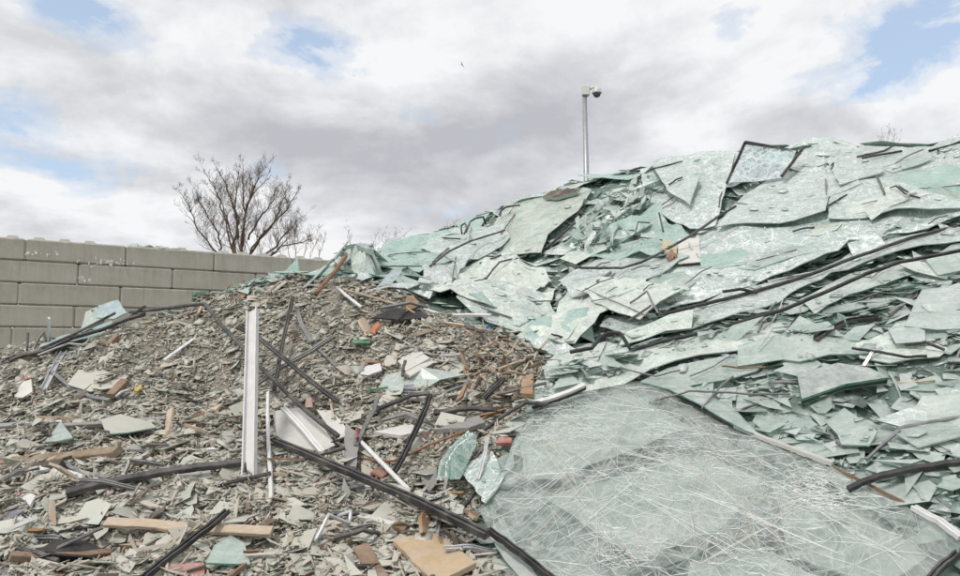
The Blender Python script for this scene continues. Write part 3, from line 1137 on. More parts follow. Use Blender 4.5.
# ------------------------------------------------------------------ bare trees
def grow(limbs, r0, levels, spread, seed, dens=1.0, lift=0.35):
    """recursive bare twigs on hand-laid limbs; returns trunk-limb data and twig data"""
    r = random.Random(seed)
    big, small = [], []

    def twig(p, d, ln, rad, lev):
        n = 4
        path, rads = [p.copy()], [rad]
        for k in range(n):
            d = (d + Vector((r.gauss(0, .22), r.gauss(0, .22), r.gauss(0.11, .18)))).normalized()
            p = p + d * (ln / n)
            path.append(p.copy()); rads.append(max(rad * (1 - .8 * (k + 1) / n), .003))
        small.append((path, rads))
        if lev > 0:
            for k in range(1, len(path)):
                for _ in range(r.choice((1, 1, 2)) if dens >= 1 else 1):
                    if r.random() < .64 * dens:
                        side = Vector((r.gauss(0, 1), r.gauss(0, 1), r.gauss(.25, .6))).normalized()
                        nd = (d * .9 + side * spread).normalized()
                        twig(path[k], nd, ln * r.uniform(.42, .7), rads[k] * .62, lev - 1)

    for (path, rr) in limbs:
        path = [Vector(p) for p in path]
        fine, rad = [], []
        m = 4
        for i in range(len(path) - 1):
            for k in range(m):
                t = k / m
                fine.append(path[i].lerp(path[i + 1], t) + Vector((r.gauss(0, .035), r.gauss(0, .035), 0)))
        fine.append(path[-1])
        nn = len(fine)
        rad = [rr * (1 - .86 * i / (nn - 1)) for i in range(nn)]
        big.append((fine, rad))
        for i in range(2, nn):
            fr = i / (nn - 1)
            for _ in range(3 if .3 < fr < .8 else 1):
                if r.random() < (.35 + .6 * fr) * dens:
                    d = (fine[i] - fine[i - 1]).normalized()
                    side = Vector((r.gauss(0, 1), r.gauss(0, 1), r.gauss(lift, .5))).normalized()
                    twig(fine[i], (d * .8 + side * .8).normalized(), r.uniform(.7, 1.35) * (1.15 - .55 * fr) * (r0 * 10) * 1.0 * (1 if fr < .75 else .6), rad[i] * .32 + .003, levels)
    return big, small


def join_tubes(lst, sides):
    V, Fc = [], []
    for path, rads in lst:
        v, f = tube_data(path, rads, sides, False, len(V))
        V += v; Fc += f
    return V, Fc


def build_tree():
    D = 34.0

    def pt(cx, cy, dy=0.0):
        return at_depth(170 + cx / 4.8, 150 + cy / 4.8, D + dy)
    base = pt(345, 640); base[2] = -0.06
    root = empty('bare_tree', tuple(base), 'bare many-stemmed leafless tree rising behind the concrete wall', 'tree')
    r = random.Random(5)
    crotch = pt(345, 560)
    L = [((345, 490), (362, 300), (352, 180), (350, 70)), ((312, 490), (292, 400), (255, 260), (190, 190)), ((305, 490), (330, 330), (282, 200), (210, 60)),
         ((215, 490), (135, 385), (92, 270), (42, 190)), ((245, 490), (235, 400), (190, 330), (140, 250), (112, 175)), ((385, 500), (450, 400), (560, 290), (612, 200)),
         ((480, 510), (540, 460), (640, 442), (700, 415)), ((372, 430), (430, 330), (490, 240), (520, 170)), ((360, 290), (400, 180), (432, 95)), ((515, 465), (562, 390), (652, 310)),
         ((345, 470), (375, 250), (470, 120)), ((300, 470), (255, 300), (215, 190), (160, 90)), ((330, 430), (310, 250), (330, 120)), ((400, 470), (500, 350), (540, 240), (560, 170))]
    limbs = []
    for i, l in enumerate(L):
        dy0 = r.uniform(-.3, .3); dy1 = r.uniform(-1.8, 1.8)
        pth = [pt(x, y, dy0 + (dy1 - dy0) * k / (len(l) - 1)) - base for k, (x, y) in enumerate(l)]
        rad = .085 if i in (0, 1, 2, 5) else .06
        if l[0][1] >= 460:
            pth = [(crotch - base) * .98] + pth
        limbs.append((pth, rad))
    V, Fc = tube_data([(0, 0, 0), tuple((crotch - base) * .5), tuple(crotch - base)], [.34, .27, .22], 10)
    big, small = grow(limbs, .09, 3, .7, 9, 1.0)
    v2, f2 = join_tubes(big, 6)
    f2 = [tuple(k + len(V) for k in f) for f in f2]
    obj('trunk', mesh_from('trunk', V + v2, Fc + f2, ['bark'], None, True), root)
    v3, f3 = join_tubes(small, 3)
    obj('crown', mesh_from('crown', v3, f3, ['bark']), root)


build_tree()


def thicket(name, specs, D, label, seed, rad=.02, levels=2, mat='twig_pale', r0=.05, base_z=-.06, dens=.8, cat='bush'):
    p0 = at_depth(specs[0][0], specs[0][1], D); p0[2] = base_z
    root = empty(name, tuple(p0), label, cat)
    limbs = []
    r = random.Random(seed)
    for (x0, y0, x1, y1) in specs:
        a = at_depth(x0, y0, D + r.uniform(-.5, .5)); b = at_depth(x1, y1, D + r.uniform(-.5, .5))
        a[2] = min(a[2], b[2] - .2)
        m_ = a * .5 + b * .5 + np.array((r.uniform(-.1, .1), 0, 0))
        limbs.append(([np.array((a[0], a[1], base_z)) - p0, a - p0, m_ - p0, b - p0], rad))
    big, small = grow(limbs, r0, levels, .7, seed, dens, .6)
    v, f = join_tubes(big, 5)
    obj('trunk', mesh_from('trunk', v, f, [mat], None, True), root)
    v, f = join_tubes(small, 3)
    if v:
        obj('crown', mesh_from('crown', v, f, [mat]), root)


thicket('bare_bush', [(290, 258, 283, 222), (295, 258, 296, 226), (303, 258, 310, 228), (310, 256, 322, 232), (283, 258, 272, 226), (318, 256, 326, 236), (262, 258, 258, 226)], 44, 'pale leafless bush showing low beside the big bare tree', 4, .03, 3, r0=.07)
thicket('bare_sapling', [(888, 152, 889, 126), (892, 152, 896, 131), (884, 152, 882, 132)], 26, 'thin leafless sapling poking up beyond the crest of the glass heap', 6, .009, 2, r0=.035, dens=.6)
for i, (x, y0, y1, lean, lb) in enumerate(((347, 248, 222, -1, 'thin forked dead weed stalk above the crumpled glass sheet'), (372, 248, 225, 6, 'leaning dead weed stalk at the heap crest'), (386, 246, 226, 1, 'short dead weed stem standing on the heap crest'),
                                           (392, 245, 224, 2, 'slim dead weed stem in the middle of the crest weeds'), (402, 243, 227, -1, 'last dead weed stem before the glass crest rises'), (445, 236, 217, 0, 'thin bare twig upright on the glass crest'), (457, 234, 214, -1, 'taller thin bare twig beside wire loop on crest'))):
    thicket('weed_stalk', [(x, y0, x + lean, y1), (x + 2, y0, x + 3 + lean, y1 + 6)], 19.0, lb, 20 + i, .006, 1, r0=.014, base_z=1.5 if x < 430 else 3.0, dens=.45, cat='weed')


# ------------------------------------------------------------------ birds
def bird(px, py, D, span, bank, label):
    c = at_depth(px, py, D)
    V = [(0, .32, 0), (.05, .12, .03), (-.05, .12, .03), (0, -.28, 0), (.07, -.34, 0), (-.07, -.34, 0), (0, .05, -.05),
         (.32, .10, .12), (.34, -.04, .12), (.70, -.10, .02), (-.32, .10, .12), (-.34, -.04, .12), (-.70, -.10, .02), (.05, -.05, .03), (-.05, -.05, .03)]
    Fc = [(0, 2, 1), (0, 1, 6), (0, 6, 2), (1, 2, 14, 13), (13, 14, 3), (3, 5, 4), (6, 13, 3), (6, 3, 14), (1, 13, 6), (2, 6, 14), (1, 7, 8, 13), (7, 9, 8), (2, 14, 11, 10), (10, 11, 12)]
    me = mesh_from('bird', np.array(V) * span, Fc, ['feather'])
    o = obj('bird', me, None, tuple(c))
    o.rotation_euler = (R(20), R(bank), R(60))
    tag(o, label, 'bird')


bird(462, 65, 60, .55, 35, 'small dark bird in flight, the larger speck below the bright cloud')
bird(354, 76, 95, .4, -20, 'tiny distant bird speck in the sky above the bare tree')


# ------------------------------------------------------------------ the great cracked pane in front
def build_great_pane():
    P3 = np.array([hit(px, py, H0) for px, py in PANE_PX])
    s = plane_fit(P3)
    cx, cy = P3[:, 0].mean(), P3[:, 1].mean()

    def zf(x, y):
        return s[0] * x + s[1] * y + s[2] + 0.035 + 0.03 * fbm(x * .9, y * .9, 77, 2) - 0.012 * ((x - cx) ** 2 + (y - cy) ** 2) * .3
    root = empty('cracked_glass_pane', (cx, cy, float(zf(cx, cy))), 'huge crazed laminated glass pane lying at the foot of the heap', 'glass pane')
    org = np.array(root.location)
    V, Fc, mi = sheet_data([p[:2] for p in P3], zf, 0.016, 0.14, 0.012, 5)
    g = obj('glass', mesh_from('glass', V - org, Fc, ['pane_clear', 'glass_edge_pale'], mi), root)
    poly = [p[:2] for p in P3]
    # crack lines: slivers of crushed glass standing a hair proud of the surface
    r = random.Random(12)
    sets = {'crack_white': [], 'crack_tan': []}
    uvn = np.array((s[0], s[1]))

    def px_xy(px, py):
        return np.array(hit(px, py, H0)[:2])

    def line(a, b, wd, key, wob=0.012, seg=0.10):
        n = max(2, int(np.linalg.norm(b - a) / seg))
        pth = []
        ox = oy = 0.0
        for k in range(n + 1):
            t = k / n
            ox += r.gauss(0, wob); oy += r.gauss(0, wob)
            env = math.sin(math.pi * t) if n > 2 else 0
            pth.append(a * (1 - t) + b * t + np.array((ox, oy)) * env)
        sets[key].append((pth, wd))

    # a net of fractures between scattered nodes, crowded round the impacts
    nodes = []
    xs_ = [p[0] for p in poly]; ys_ = [p[1] for p in poly]
    for _ in range(240):
        nodes.append((r.uniform(min(xs_), max(xs_)), r.uniform(min(ys_), max(ys_))))
    for (px, py, n, sd) in ((815, 495, 230, .16), (690, 445, 110, .2), (560, 430, 90, .22), (620, 565, 70, .15), (640, 490, 80, .2), (760, 530, 70, .22), (735, 575, 60, .2), (580, 400, 60, .2)):
        c = px_xy(px, py)
        for _ in range(n):
            nodes.append((c[0] + r.gauss(0, sd), c[1] + r.gauss(0, sd)))
    vv, ee, ff, *_ = delaunay_2d_cdt([Vector(p) for p in nodes], [], [], 0, 1e-5)
    done = set()
    for f in ff:
        for a, b in ((f[0], f[1]), (f[1], f[2]), (f[2], f[0])):
            k = (min(a, b), max(a, b))
            if k in done:
                continue
            done.add(k)
            A_, B_ = np.array(vv[a][:2]), np.array(vv[b][:2])
            ln = np.linalg.norm(B_ - A_)
            if ln > .6 or r.random() > (.85 if ln < .12 else .78):
                continue
            line(A_, B_, r.choice((.0014, .0019, .0026, .0038)), 'crack_white' if r.random() < .96 else 'crack_tan', .0018, .06)
    # spokes from the impacts
    for (px, py, n, ln) in ((640, 500, 5, .7), (815, 500, 7, .7)):
        c = px_xy(px, py)
        for _ in range(n):
            a = r.uniform(0, 6.2832); l = ln * r.uniform(.3, 1.2); st = r.uniform(0, .1)
            d = np.array((math.cos(a), math.sin(a)))
            line(c + d * st, c + d * l, r.uniform(.002, .004), 'crack_white', .0025)
    # bundles of near-parallel fractures
    for (x0, y0, x1, y1, n, sp) in ((515, 560, 640, 440, 16, 60), (500, 520, 600, 450, 8, 34), (640, 470, 850, 560, 4, 40), (590, 400, 600, 570, 3, 60), (760, 480, 900, 560, 7, 50)):
        for k in range(n):
            o_ = r.uniform(-.5, .5) * sp
            t0, t1 = sorted((r.uniform(-.1, .6), r.uniform(.4, 1.1)))
            ax, ay = x0 + (x1 - x0) * t0 + o_, y0 + (y1 - y0) * t0 + o_ * .7
            bx_, by_ = x0 + (x1 - x0) * t1 + o_ * r.uniform(.8, 1.2), y0 + (y1 - y0) * t1 + o_ * .7
            line(px_xy(ax, min(ay, 600)), px_xy(bx_, min(by_, 600)), r.uniform(.0016, .0034), 'crack_white', .002)
    # long dirty seams
    for pl_ in (((700, 575), (770, 530), (830, 480)), ((560, 410), (620, 450), (700, 470), (780, 540), (800, 576)), ((535, 430), (600, 520), (640, 576)), ((690, 420), (740, 470), (760, 560)), ((640, 400), (600, 470), (520, 560)), ((720, 430), (690, 500), (700, 576))):
        q_ = [px_xy(*p) for p in pl_]
        for a, b in zip(q_, q_[1:]):
            line(a, b, .0035, 'crack_tan', .008)
            for _ in range(2):
                o1 = np.array((r.gauss(0, .02), r.gauss(0, .02)))
                line(a + o1, b + o1 * 1.5, .0026, 'crack_white', .005)
    # crushed patches: short shards of white between the lines
    for (px, py, n, sd) in ((815, 492, 90, .13), (620, 565, 40, .14)):
        c = px_xy(px, py)
        for _ in range(n):
            p = c + np.array((r.gauss(0, sd), r.gauss(0, sd)))
            a = r.uniform(0, 3.14)
            l = r.uniform(.03, .12)
            line(p, p + np.array((math.cos(a), math.sin(a))) * l, r.uniform(.002, .0045), 'crack_white' if r.random() < .9 else 'crack_tan', .004, .05)
    for key, L in sets.items():
        V, Fc = [], []
        for pth, wd in L:
            pth = np.array(pth)
            ok = inside(poly, pth[:, 0], pth[:, 1])
            prev = None
            for i in range(len(pth)):
                if not ok[i]:
                    prev = None
                    continue
                d = pth[min(i + 1, len(pth) - 1)] - pth[max(i - 1, 0)]
                nn = np.array((-d[1], d[0])) / (np.linalg.norm(d) + 1e-9)
                wv = wd * .5 * (1 if 0 < i < len(pth) - 1 else .4)
                ids = []
                for sgn, up_ in ((-1, .0012), (0, .004), (1, .0012)):
                    x, y = pth[i] + nn * wv * sgn
                    ids.append(len(V)); V.append((x, y, float(zf(x, y)) + up_ + .002))
                if prev is not None:
                    Fc += [(prev[0], prev[1], ids[1], ids[0]), (prev[1], prev[2], ids[2], ids[1])]
                prev = ids
        o = obj('crack_line', mesh_from('crack_line', np.array(V) - org, Fc, [key]), root)
        o['kind'] = 'stuff'
    LANDMARKS.append(('under the huge crazed pane', np.array((cx, cy, 0.6))))
    # pale aluminium and rubber left along its edges
    def rim(name, pxs, wid, thk, mat, off=.015):
        path = []
        for px, py in pxs:
            p = hit(px, py, H0); p[2] = zf(p[0], p[1]) + off
            path.append(p)
        path = dense(path, 5, .003, len(pxs))
        shade_low(path, .06)
        keep_clear(path)
        V, Fc = strip_data(path, wid, thk, 'groove', (0, -.3, 1))
        o = obj(name, mesh_from(name, np.array(V) - org, Fc, [mat]), root)
    rim('edge_strip', [(668, 395), (690, 408), (718, 421), (745, 435)], .022, .03, 'bar_dark')
    rim('edge_strip', [(735, 430), (780, 452), (833, 473)], .034, .03, 'white_board', .028)
    rim('edge_strip', [(834, 474), (860, 489), (905, 512)], .014, .02, 'wood_brown')
    rim('edge_strip', [(914, 516), (940, 530), (962, 544)], .05, .03, 'white_plastic', .02)
    rim('edge_strip', [(489, 535), (515, 556), (545, 582), (565, 600)], .035, .04, 'bar_black', .0)
    rim('edge_strip', [(958, 556), (940, 570), (925, 585)], .035, .035, 'bar_dark', .0)
    rim('edge_strip', [(541, 404), (563, 397), (600, 392), (640, 389)], .018, .02, 'bar_grey', .0)
    return zf


PANE_Z = build_great_pane()
cover(PANE_XY, PANE_Z)

# plates lying under the great pane, seen through it
for k, (pp, lb) in enumerate((([(520, 440), (560, 402), (640, 396), (690, 420), (640, 440), (560, 468), (524, 470)], 'pale plate seen through the top corner of the huge pane'),
                              ([(545, 485), (620, 462), (700, 440), (760, 470), (720, 520), (640, 552), (590, 520)], 'wide pale plate seen through the middle of the huge pane'),
                              ([(486, 520), (503, 505), (520, 540), (545, 578), (530, 580), (505, 550)], 'narrow plate seen through the lower corner of the huge pane'),
                              ([(770, 470), (850, 500), (930, 540), (880, 570), (790, 540)], 'pale plate seen through the far end of the huge pane'),
                              ([(690, 550), (760, 530), (850, 570), (860, 600), (680, 600)], 'plate seen through the near edge of the huge pane'))):
    P3_ = [hit(px, py, H0) for px, py in pp]
    d_ = sheet_data([p[:2] for p in P3_], lambda x, y: PANE_Z(x, y) - .075 - .012 * k + .02 * fbm(x * 2, y * 2, 90 + k, 2), .012, .2, .015, k)
    V_, c_ = recentre(d_[0])
    tag(obj('under_plate', mesh_from('under_plate', V_, d_[1], ['under_glass', 'glass_edge'], d_[2]), None, c_), lb, 'glass plate')

# ------------------------------------------------------------------ big glass sheets of the upper heap
LAM = ('laminated', 'glass_edge_pale'); LAC = ('laminated_coarse', 'glass_edge_pale'); CRM = ('laminated_cream', 'glass_edge_pale'); AQ = ('glass_aqua', 'glass_edge'); PALEG = ('glass_pale', 'glass_edge')
N_SHEET = 'laminated_glass_sheet'
sheet(N_SHEET, [(600, 322), (640, 290), (682, 262), (700, 236), (745, 214), (830, 210), (900, 205), (968, 194), (968, 226), (910, 239), (850, 261), (790, 283), (720, 301), (660, 316)], 'broad crazed pale green sheet above the upper black gasket', mats=LAC, lift=.10, flat=.7, wr=.08, res=.22, landmark='by the upper black gasket')
sheet(N_SHEET, [(632, 348), (600, 340), (606, 326), (662, 318), (722, 303), (792, 285), (852, 263), (912, 241), (968, 230), (968, 250), (900, 262), (832, 289), (780, 311), (740, 321), (690, 335)], 'long pale sheet strip between the two black gaskets', mats=LAM, lift=.08, flat=.6, wr=.05, landmark='between the two black gaskets')
sheet(N_SHEET, [(548, 366), (575, 352), (598, 348), (632, 352), (690, 338), (742, 325), (780, 330), (815, 342), (760, 360), (700, 372), (650, 384), (600, 390), (540, 400), (528, 404)], 'smooth pale sheet below the bent end of the lower gasket', mats=CRM, lift=.05, flat=.6, wr=.05, landmark='below the lower gasket')
sheet(N_SHEET, [(756, 362), (774, 344), (800, 330), (838, 338), (872, 352), (868, 366), (830, 370), (800, 372), (770, 372)], 'flat dusty pane just above the thick double glazed slab', mats=PALEG, lift=.10, flat=.95, wr=.01, jag=.006, res=.3, landmark='above the thick slab')
sheet(N_SHEET, [(832, 178), (862, 153), (930, 152), (966, 143), (966, 192), (900, 200), (850, 205), (815, 200)], 'sloping pale sheet at the crest under the black rim strip', mats=LAM, lift=.12, flat=.8, wr=.04, landmark='at the crest beside the rim strip')
sheet(N_SHEET, [(645, 200), (640, 176), (660, 167), (700, 160), (737, 162), (728, 190), (716, 232), (690, 240), (660, 225)], 'large pale green crest sheet beside the tilted window frame', mats=LAC, lift=.12, flat=.55, wr=.09, landmark='beside the tilted window frame')
sheet(N_SHEET, [(502, 262), (490, 242), (506, 214), (522, 202), (582, 191), (592, 198), (578, 225), (548, 248), (541, 262)], 'brown-veined crazed sheet on the slope below the camera mast', mats=('laminated_tan', 'glass_edge_pale'), lift=.18, flat=.92, wr=.03, landmark='beside the brown-veined sheet')
sheet(N_SHEET, [(716, 236), (745, 208), (780, 180), (825, 168), (829, 208), (826, 222), (780, 228)], 'pale sheet leaning below the window frame with a dark rod beside it', mats=LAM, lift=.16, flat=.8, wr=.04)
sheet(N_SHEET, [(829, 206), (836, 190), (880, 186), (905, 196), (966, 205), (966, 216), (880, 222), (829, 224)], 'crazed sheet spreading from the upright dark rod', mats=LAM, lift=.13, flat=.6, wr=.07)
sheet(N_SHEET, [(497, 336), (502, 312), (520, 300), (545, 293), (556, 296), (550, 316), (566, 322), (545, 345), (520, 340)], 'cream wrinkled sheet beside the debris edge', mats=CRM, lift=.12, flat=.3, wr=.12, res=.12, landmark='on the cream wrinkled sheets')
sheet(N_SHEET, [(552, 330), (560, 312), (572, 298), (600, 300), (625, 310), (600, 330), (575, 348), (548, 352)], 'cream curled sheet next to the hooked gasket end', mats=CRM, lift=.12, flat=.3, wr=.12, res=.12)
sheet(N_SHEET, [(440, 316), (430, 302), (460, 276), (474, 262), (500, 266), (540, 268), (552, 290), (520, 298), (500, 312), (470, 318)], 'milky green folded sheet below the brown-veined sheet', mats=CRM, lift=.12, flat=.3, wr=.16, res=.14)
sheet(N_SHEET, [(418, 300), (424, 280), (440, 262), (460, 256), (474, 262), (458, 280), (430, 300)], 'hanging pale sheet with a dark bar across it', mats=LAM, lift=.12, flat=.3, wr=.14, res=.14, landmark='on the hanging pale sheets')
sheet(N_SHEET, [(560, 292), (590, 268), (640, 262), (690, 262), (660, 285), (630, 292), (600, 302), (572, 300)], 'pale triangular sheet below the sagging dark strip', mats=LAM, lift=.12, flat=.7, wr=.06)
sheet(N_SHEET, [(575, 298), (600, 285), (640, 292), (690, 300), (660, 316), (640, 330), (610, 322)], 'hazy flat sheet running down to the hooked gasket', mats=CRM, lift=.14, flat=.8, wr=.05)
sheet(N_SHEET, [(368, 268), (385, 252), (420, 244), (462, 240), (470, 252), (450, 262), (425, 276), (395, 284)], 'aqua sheet on the far shoulder of the heap', mats=AQ, lift=.12, flat=.4, wr=.14, res=.16, landmark='on the far shoulder of the heap')
sheet(N_SHEET, [(420, 250), (455, 232), (500, 226), (510, 240), (490, 256), (455, 262)], 'grey green sheet beneath the loops of wire', mats=LAM, lift=.12, flat=.4, wr=.12)
sheet(N_SHEET, [(590, 262), (604, 240), (632, 215), (650, 200), (668, 226), (690, 238), (672, 258), (640, 262)], 'deep aqua crumpled sheet between two dark strips', mats=AQ, lift=.08, flat=.3, wr=.18, res=.13, landmark='among the crumpled aqua glass')
sheet(N_SHEET, [(650, 172), (662, 168), (688, 166), (700, 190), (690, 214), (668, 205)], 'squarish translucent sheet standing on the crest', mats=LAM, lift=.22, flat=.8, wr=.05)
sheet(N_SHEET, [(640, 384), (668, 376), (735, 362), (765, 364), (757, 380), (700, 392), (672, 394)], 'split grey pane beside the rubble of clear shards', mats=PALEG, lift=.05, flat=.9, wr=.02, jag=.01)
sheet(N_SHEET, [(800, 305), (850, 280), (920, 262), (965, 256), (965, 272), (905, 282), (850, 300), (815, 318)], 'dusty pane slipping out below the lower gasket', mats=PALEG, lift=.06, flat=.8, wr=.03)
sheet(N_SHEET, [(868, 440), (905, 424), (963, 412), (963, 446), (920, 456), (880, 458)], 'mottled pane above the arched black hose', mats=PALEG, lift=.06, flat=.9, wr=.02, jag=.012, res=.3, landmark='above the arched black hose')
sheet(N_SHEET, [(826, 432), (845, 424), (878, 440), (870, 462), (842, 462), (838, 448)], 'hooked grey shard pane beside the mottled pane', mats=PALEG, lift=.10, flat=.95, wr=.01, jag=.004, res=.3)
sheet(N_SHEET, [(855, 345), (900, 338), (950, 352), (940, 366), (890, 372), (860, 366)], 'stained yellowish pane behind the dark flat bar', mats=CRM, lift=.05, flat=.9, wr=.02, jag=.01)
sheet(N_SHEET, [(668, 398), (690, 392), (735, 420), (760, 440), (745, 436), (700, 414)], 'broken grey strip pane along the aluminium edge', mats=PALEG, lift=.07, flat=.9, wr=.02, jag=.012)

# plates that stand off the heap
slab('glass_sheet', [(268, 289, 'd', 12.2), (298, 258, 'd', 12.0), (300.5, 288, 'd', 11.6)], .02, ['glass_aqua', 'glass_edge'], 'aqua triangular pane standing upright at the end of the wall', 'glass pane', jag=.0, landmark='by the upright aqua triangle')
slab('glass_sheet', [(586, 199, 'd', 14.9), (600, 188, 'd', 14.9), (619, 176, 'd', 15), (612, 190, 'd', 14.8), (604, 200, 'd', 14.7)], .015, ['glass_blue', 'glass_edge_pale'], 'pale blue pointed pane sticking up beside the mast foot', 'glass pane')
slab('glass_sheet', [(543, 198, .25), (552, 192, .3), (580, 189, .3), (577, 193, .25), (556, 199, .2)], .07, ['wood_dark', 'glass_edge'], 'dark flat plate lying on the crest near the mast', 'plate', jag=.02)
slab('glass_sheet', [(678, 264, .08), (678, 239, .14), (699, 238, .14), (701, 262, .08)], .012, ['white_board', 'white_board'], 'square white sheet propped on the glass slope', 'sheet', landmark='by the square white sheet')
slab('glass_sheet', [(765, 160, .1), (790, 146, .1), (806, 139, .0), (822, 149, .1), (834, 166, .2), (800, 172, .2)], .02, ['laminated_cream', 'glass_edge_pale'], 'cream peaked sheet rising behind the tilted window frame', 'glass sheet', jag=.03)
slab('glass_sheet', [(826, 160, .2), (840, 149, .2), (866, 158, .2), (885, 172, .15), (840, 185, .15)], .018, ['laminated', 'glass_edge_pale'], 'pale green pane peaking on the crest beside the cream peaked sheet', 'glass sheet', jag=.02)
slab('glass_sheet', [(80, 333, 'd', 12.4), (86, 312, 'd', 12.6), (97, 307, 'd', 12.6), (102, 318, 'd', 12.5), (98, 330, 'd', 12.2)], .02, ['glass_pale', 'glass_edge'], 'ragged pale shard standing against the wall, the smaller of two', 'glass pane', jag=.02, landmark='below the concrete wall')
slab('glass_sheet', [(97, 318, 'd', 12.3), (98, 306, 'd', 12.5), (118, 300, 'd', 12.6), (127, 313, 'd', 12.4), (115, 319, 'd', 12.2)], .02, ['glass_blue', 'glass_edge'], 'ragged grey blue shard standing against the wall, the larger of two', 'glass pane', jag=.02)
for (a, lb, mt) in (([(300, 287, .2), (316, 270, .5), (330, 254, .7), (347, 239, .9), (352, 243, .8), (335, 262, .5), (318, 280, .3), (308, 290, .2)], 'rolled edge of the crumpled sheet behind the debris mound', 'laminated_cream'),
                    ([(318, 283, .2), (336, 262, .4), (352, 242, .8), (372, 243, .7), (376, 250, .5), (352, 262, .4), (336, 278, .2)], 'crumpled milky sheet rising behind the debris mound', 'laminated')):
    slab('glass_sheet', a, .02, [mt, 'glass_edge_pale'], lb, 'glass sheet', jag=.03)
slab('glass_sheet', [(345, 243, .6), (360, 241, .7), (374, 245, .6), (372, 254, .5), (355, 255, .5)], .06, ['glass_deep', 'glass_edge'], 'dark green folded glass at the tip of the crumpled sheet', 'glass sheet', jag=.03)
slab('glass_sheet', [(380, 293, .1), (398, 278, .3), (402, 270, .3), (392, 270, .3), (376, 288, .1)], .015, ['glass_blue', 'glass_edge_pale'], 'pale blue strip pane low behind the mound crest', 'glass pane')

# thick double glazed unit with black spacer
def double_unit():
    top = [(797, 374), (838, 363), (870, 366), (889, 377), (845, 388), (802, 397)]
    P3 = [lift_pt(p, .20) for p in top]
    for a_, b_ in zip(P3, P3[1:] + P3[:1]):
        shade_low([a_ * (1 - t_) + b_ * t_ for t_ in np.linspace(0, 1, 12)], .16)
    shade_low([np.array(P3).mean(0)], .3)
    LOW_FRONT = [(P3[-1] * (1 - t_) + P3[3] * t_) + np.array((0, -.14, 0)) for t_ in np.linspace(0, 1, 14)]
    shade_low(LOW_FRONT, .12)
    keep_clear([a_ * (1 - t_) + np.array(P3).mean(0) * t_ for a_ in P3 + LOW_FRONT for t_ in (0, .3, .6, 1)])
    s_ = plane_fit(P3)
    cover(P3, lambda x, y: s_[0] * x + s_[1] * y + s_[2])
    root_p = np.array(P3).mean(0)
    root = empty('double_glazed_slab', tuple(root_p), 'thick double glazed slab showing a bright green and black edge', 'glass slab')
    down = 0.0
    for nm, mats, th, shrink in (('glass', ['glass_pale', 'glass_edge_bright'], .026, 1.0), ('spacer', ['bar_black', 'bar_black'], .040, .99), ('glass', ['glass_pale', 'glass_edge_bright'], .016, .995)):
        Q = [root_p + (p - root_p) * shrink for p in P3]
        V, Fc, mi = slab_data(Q, th, 0)
        V = np.array(V)
        n_ = np.cross(np.array(P3[2]) - P3[0], np.array(P3[4]) - P3[0]); n_ /= np.linalg.norm(n_)
        if np.dot(n_, (EYE - root_p)) < 0:
            n_ = -n_
        V = V - n_ * (down + th / 2) - root_p
        down += th + .001
        obj(nm, mesh_from(nm, V, Fc, mats, mi), root)
    LANDMARKS.append(('around the thick double glazed slab', root_p))


double_unit()


# tilted window frame on the crest
def frame():
    d0 = at(727, 186)[1] - .12
    d1 = at(784, 180)[1] - .12
    c = [at_depth(727, 183, d0), at_depth(745, 142.5, d0 + .25), at_depth(797, 152, d1 + .2), at_depth(784, 176, d1)]
    org = c[0]
    root = empty('window_frame', tuple(org), 'tilted black rimmed window pane standing on the crest of the glass heap', 'window')
    for a, b in ((0, 1), (1, 2)):
        V, Fc = strip_data(dense([c[a], c[b]], 5, .006, a), .045, .05, 'groove', (0, -1, .2))
        obj('frame_bar', mesh_from('frame_bar', np.array(V) - org, Fc, ['bar_black']), root)
    V, Fc = strip_data(dense([at_depth(782, 176, d1 - .1), at_depth(803, 148, d1 + .3)], 5, .006, 9), .05, .05, 'groove', (0, -1, .2))
    obj('frame_bar', mesh_from('frame_bar', np.array(V) - org, Fc, ['bar_dark']), root)
    V, Fc, mi = slab_data([c[0], c[1], c[2], c[3], at_depth(757, 183, (d0 + d1) / 2)], .012, .0)
    obj('glass', mesh_from('glass', np.array(V) - org, Fc, ['glass_window', 'glass_edge_pale'], mi), root)


frame()

# ------------------------------------------------------------------ dark strips, gaskets and bars on the glass heap
GK = 'rubber_gasket'
bar(GK, [(658, 316), (690, 307), (722, 300), (756, 291), (790, 281), (820, 271), (850, 259), (880, 249), (910, 238), (962, 225)], .045, .05, 'bar_black', 'upper black gasket sweeping across the glass heap', 'gasket', lift=.16, wob=.008)
bar(GK, [(570, 352), (592, 348), (600, 338), (608, 333), (620, 333), (631, 350), (660, 342), (692, 335), (740, 322), (780, 311), (806, 300), (832, 289), (866, 274), (900, 262), (962, 250)], .045, .05, 'bar_black', 'lower black gasket with a hooked end, sweeping across the glass heap', 'gasket', lift=.14, wob=.008)
bar(GK, [(546, 248), (558, 238), (572, 225), (590, 213), (606, 205), (620, 198), (633, 190), (636, 184)], .05, .05, 'bar_dark', 'dark strip climbing diagonally towards the crest beside the veined sheet', 'gasket', lift=.3, landmark='along the diagonal dark strip')
bar(GK, [(566, 264), (582, 268), (604, 268), (622, 268), (642, 262), (662, 252), (690, 236), (716, 218), (736, 206)], .04, .045, 'bar_dark', 'sagging dark strip running up to the white square sheet', 'gasket', lift=.28)
bar('metal_bar', [(825, 164), (826, 185), (828, 208)], .05, .06, 'bar_grey', 'upright dark rod standing in the crest sheets', 'bar', lift=.35)
bar('metal_bar', [(816, 338), (832, 329), (850, 321), (866, 319), (880, 318)], .06, .06, 'bar_dark', 'bent black channel bar above the stained pane', 'bar', 'channel', lift=.16, landmark='by the bent black channel bar')
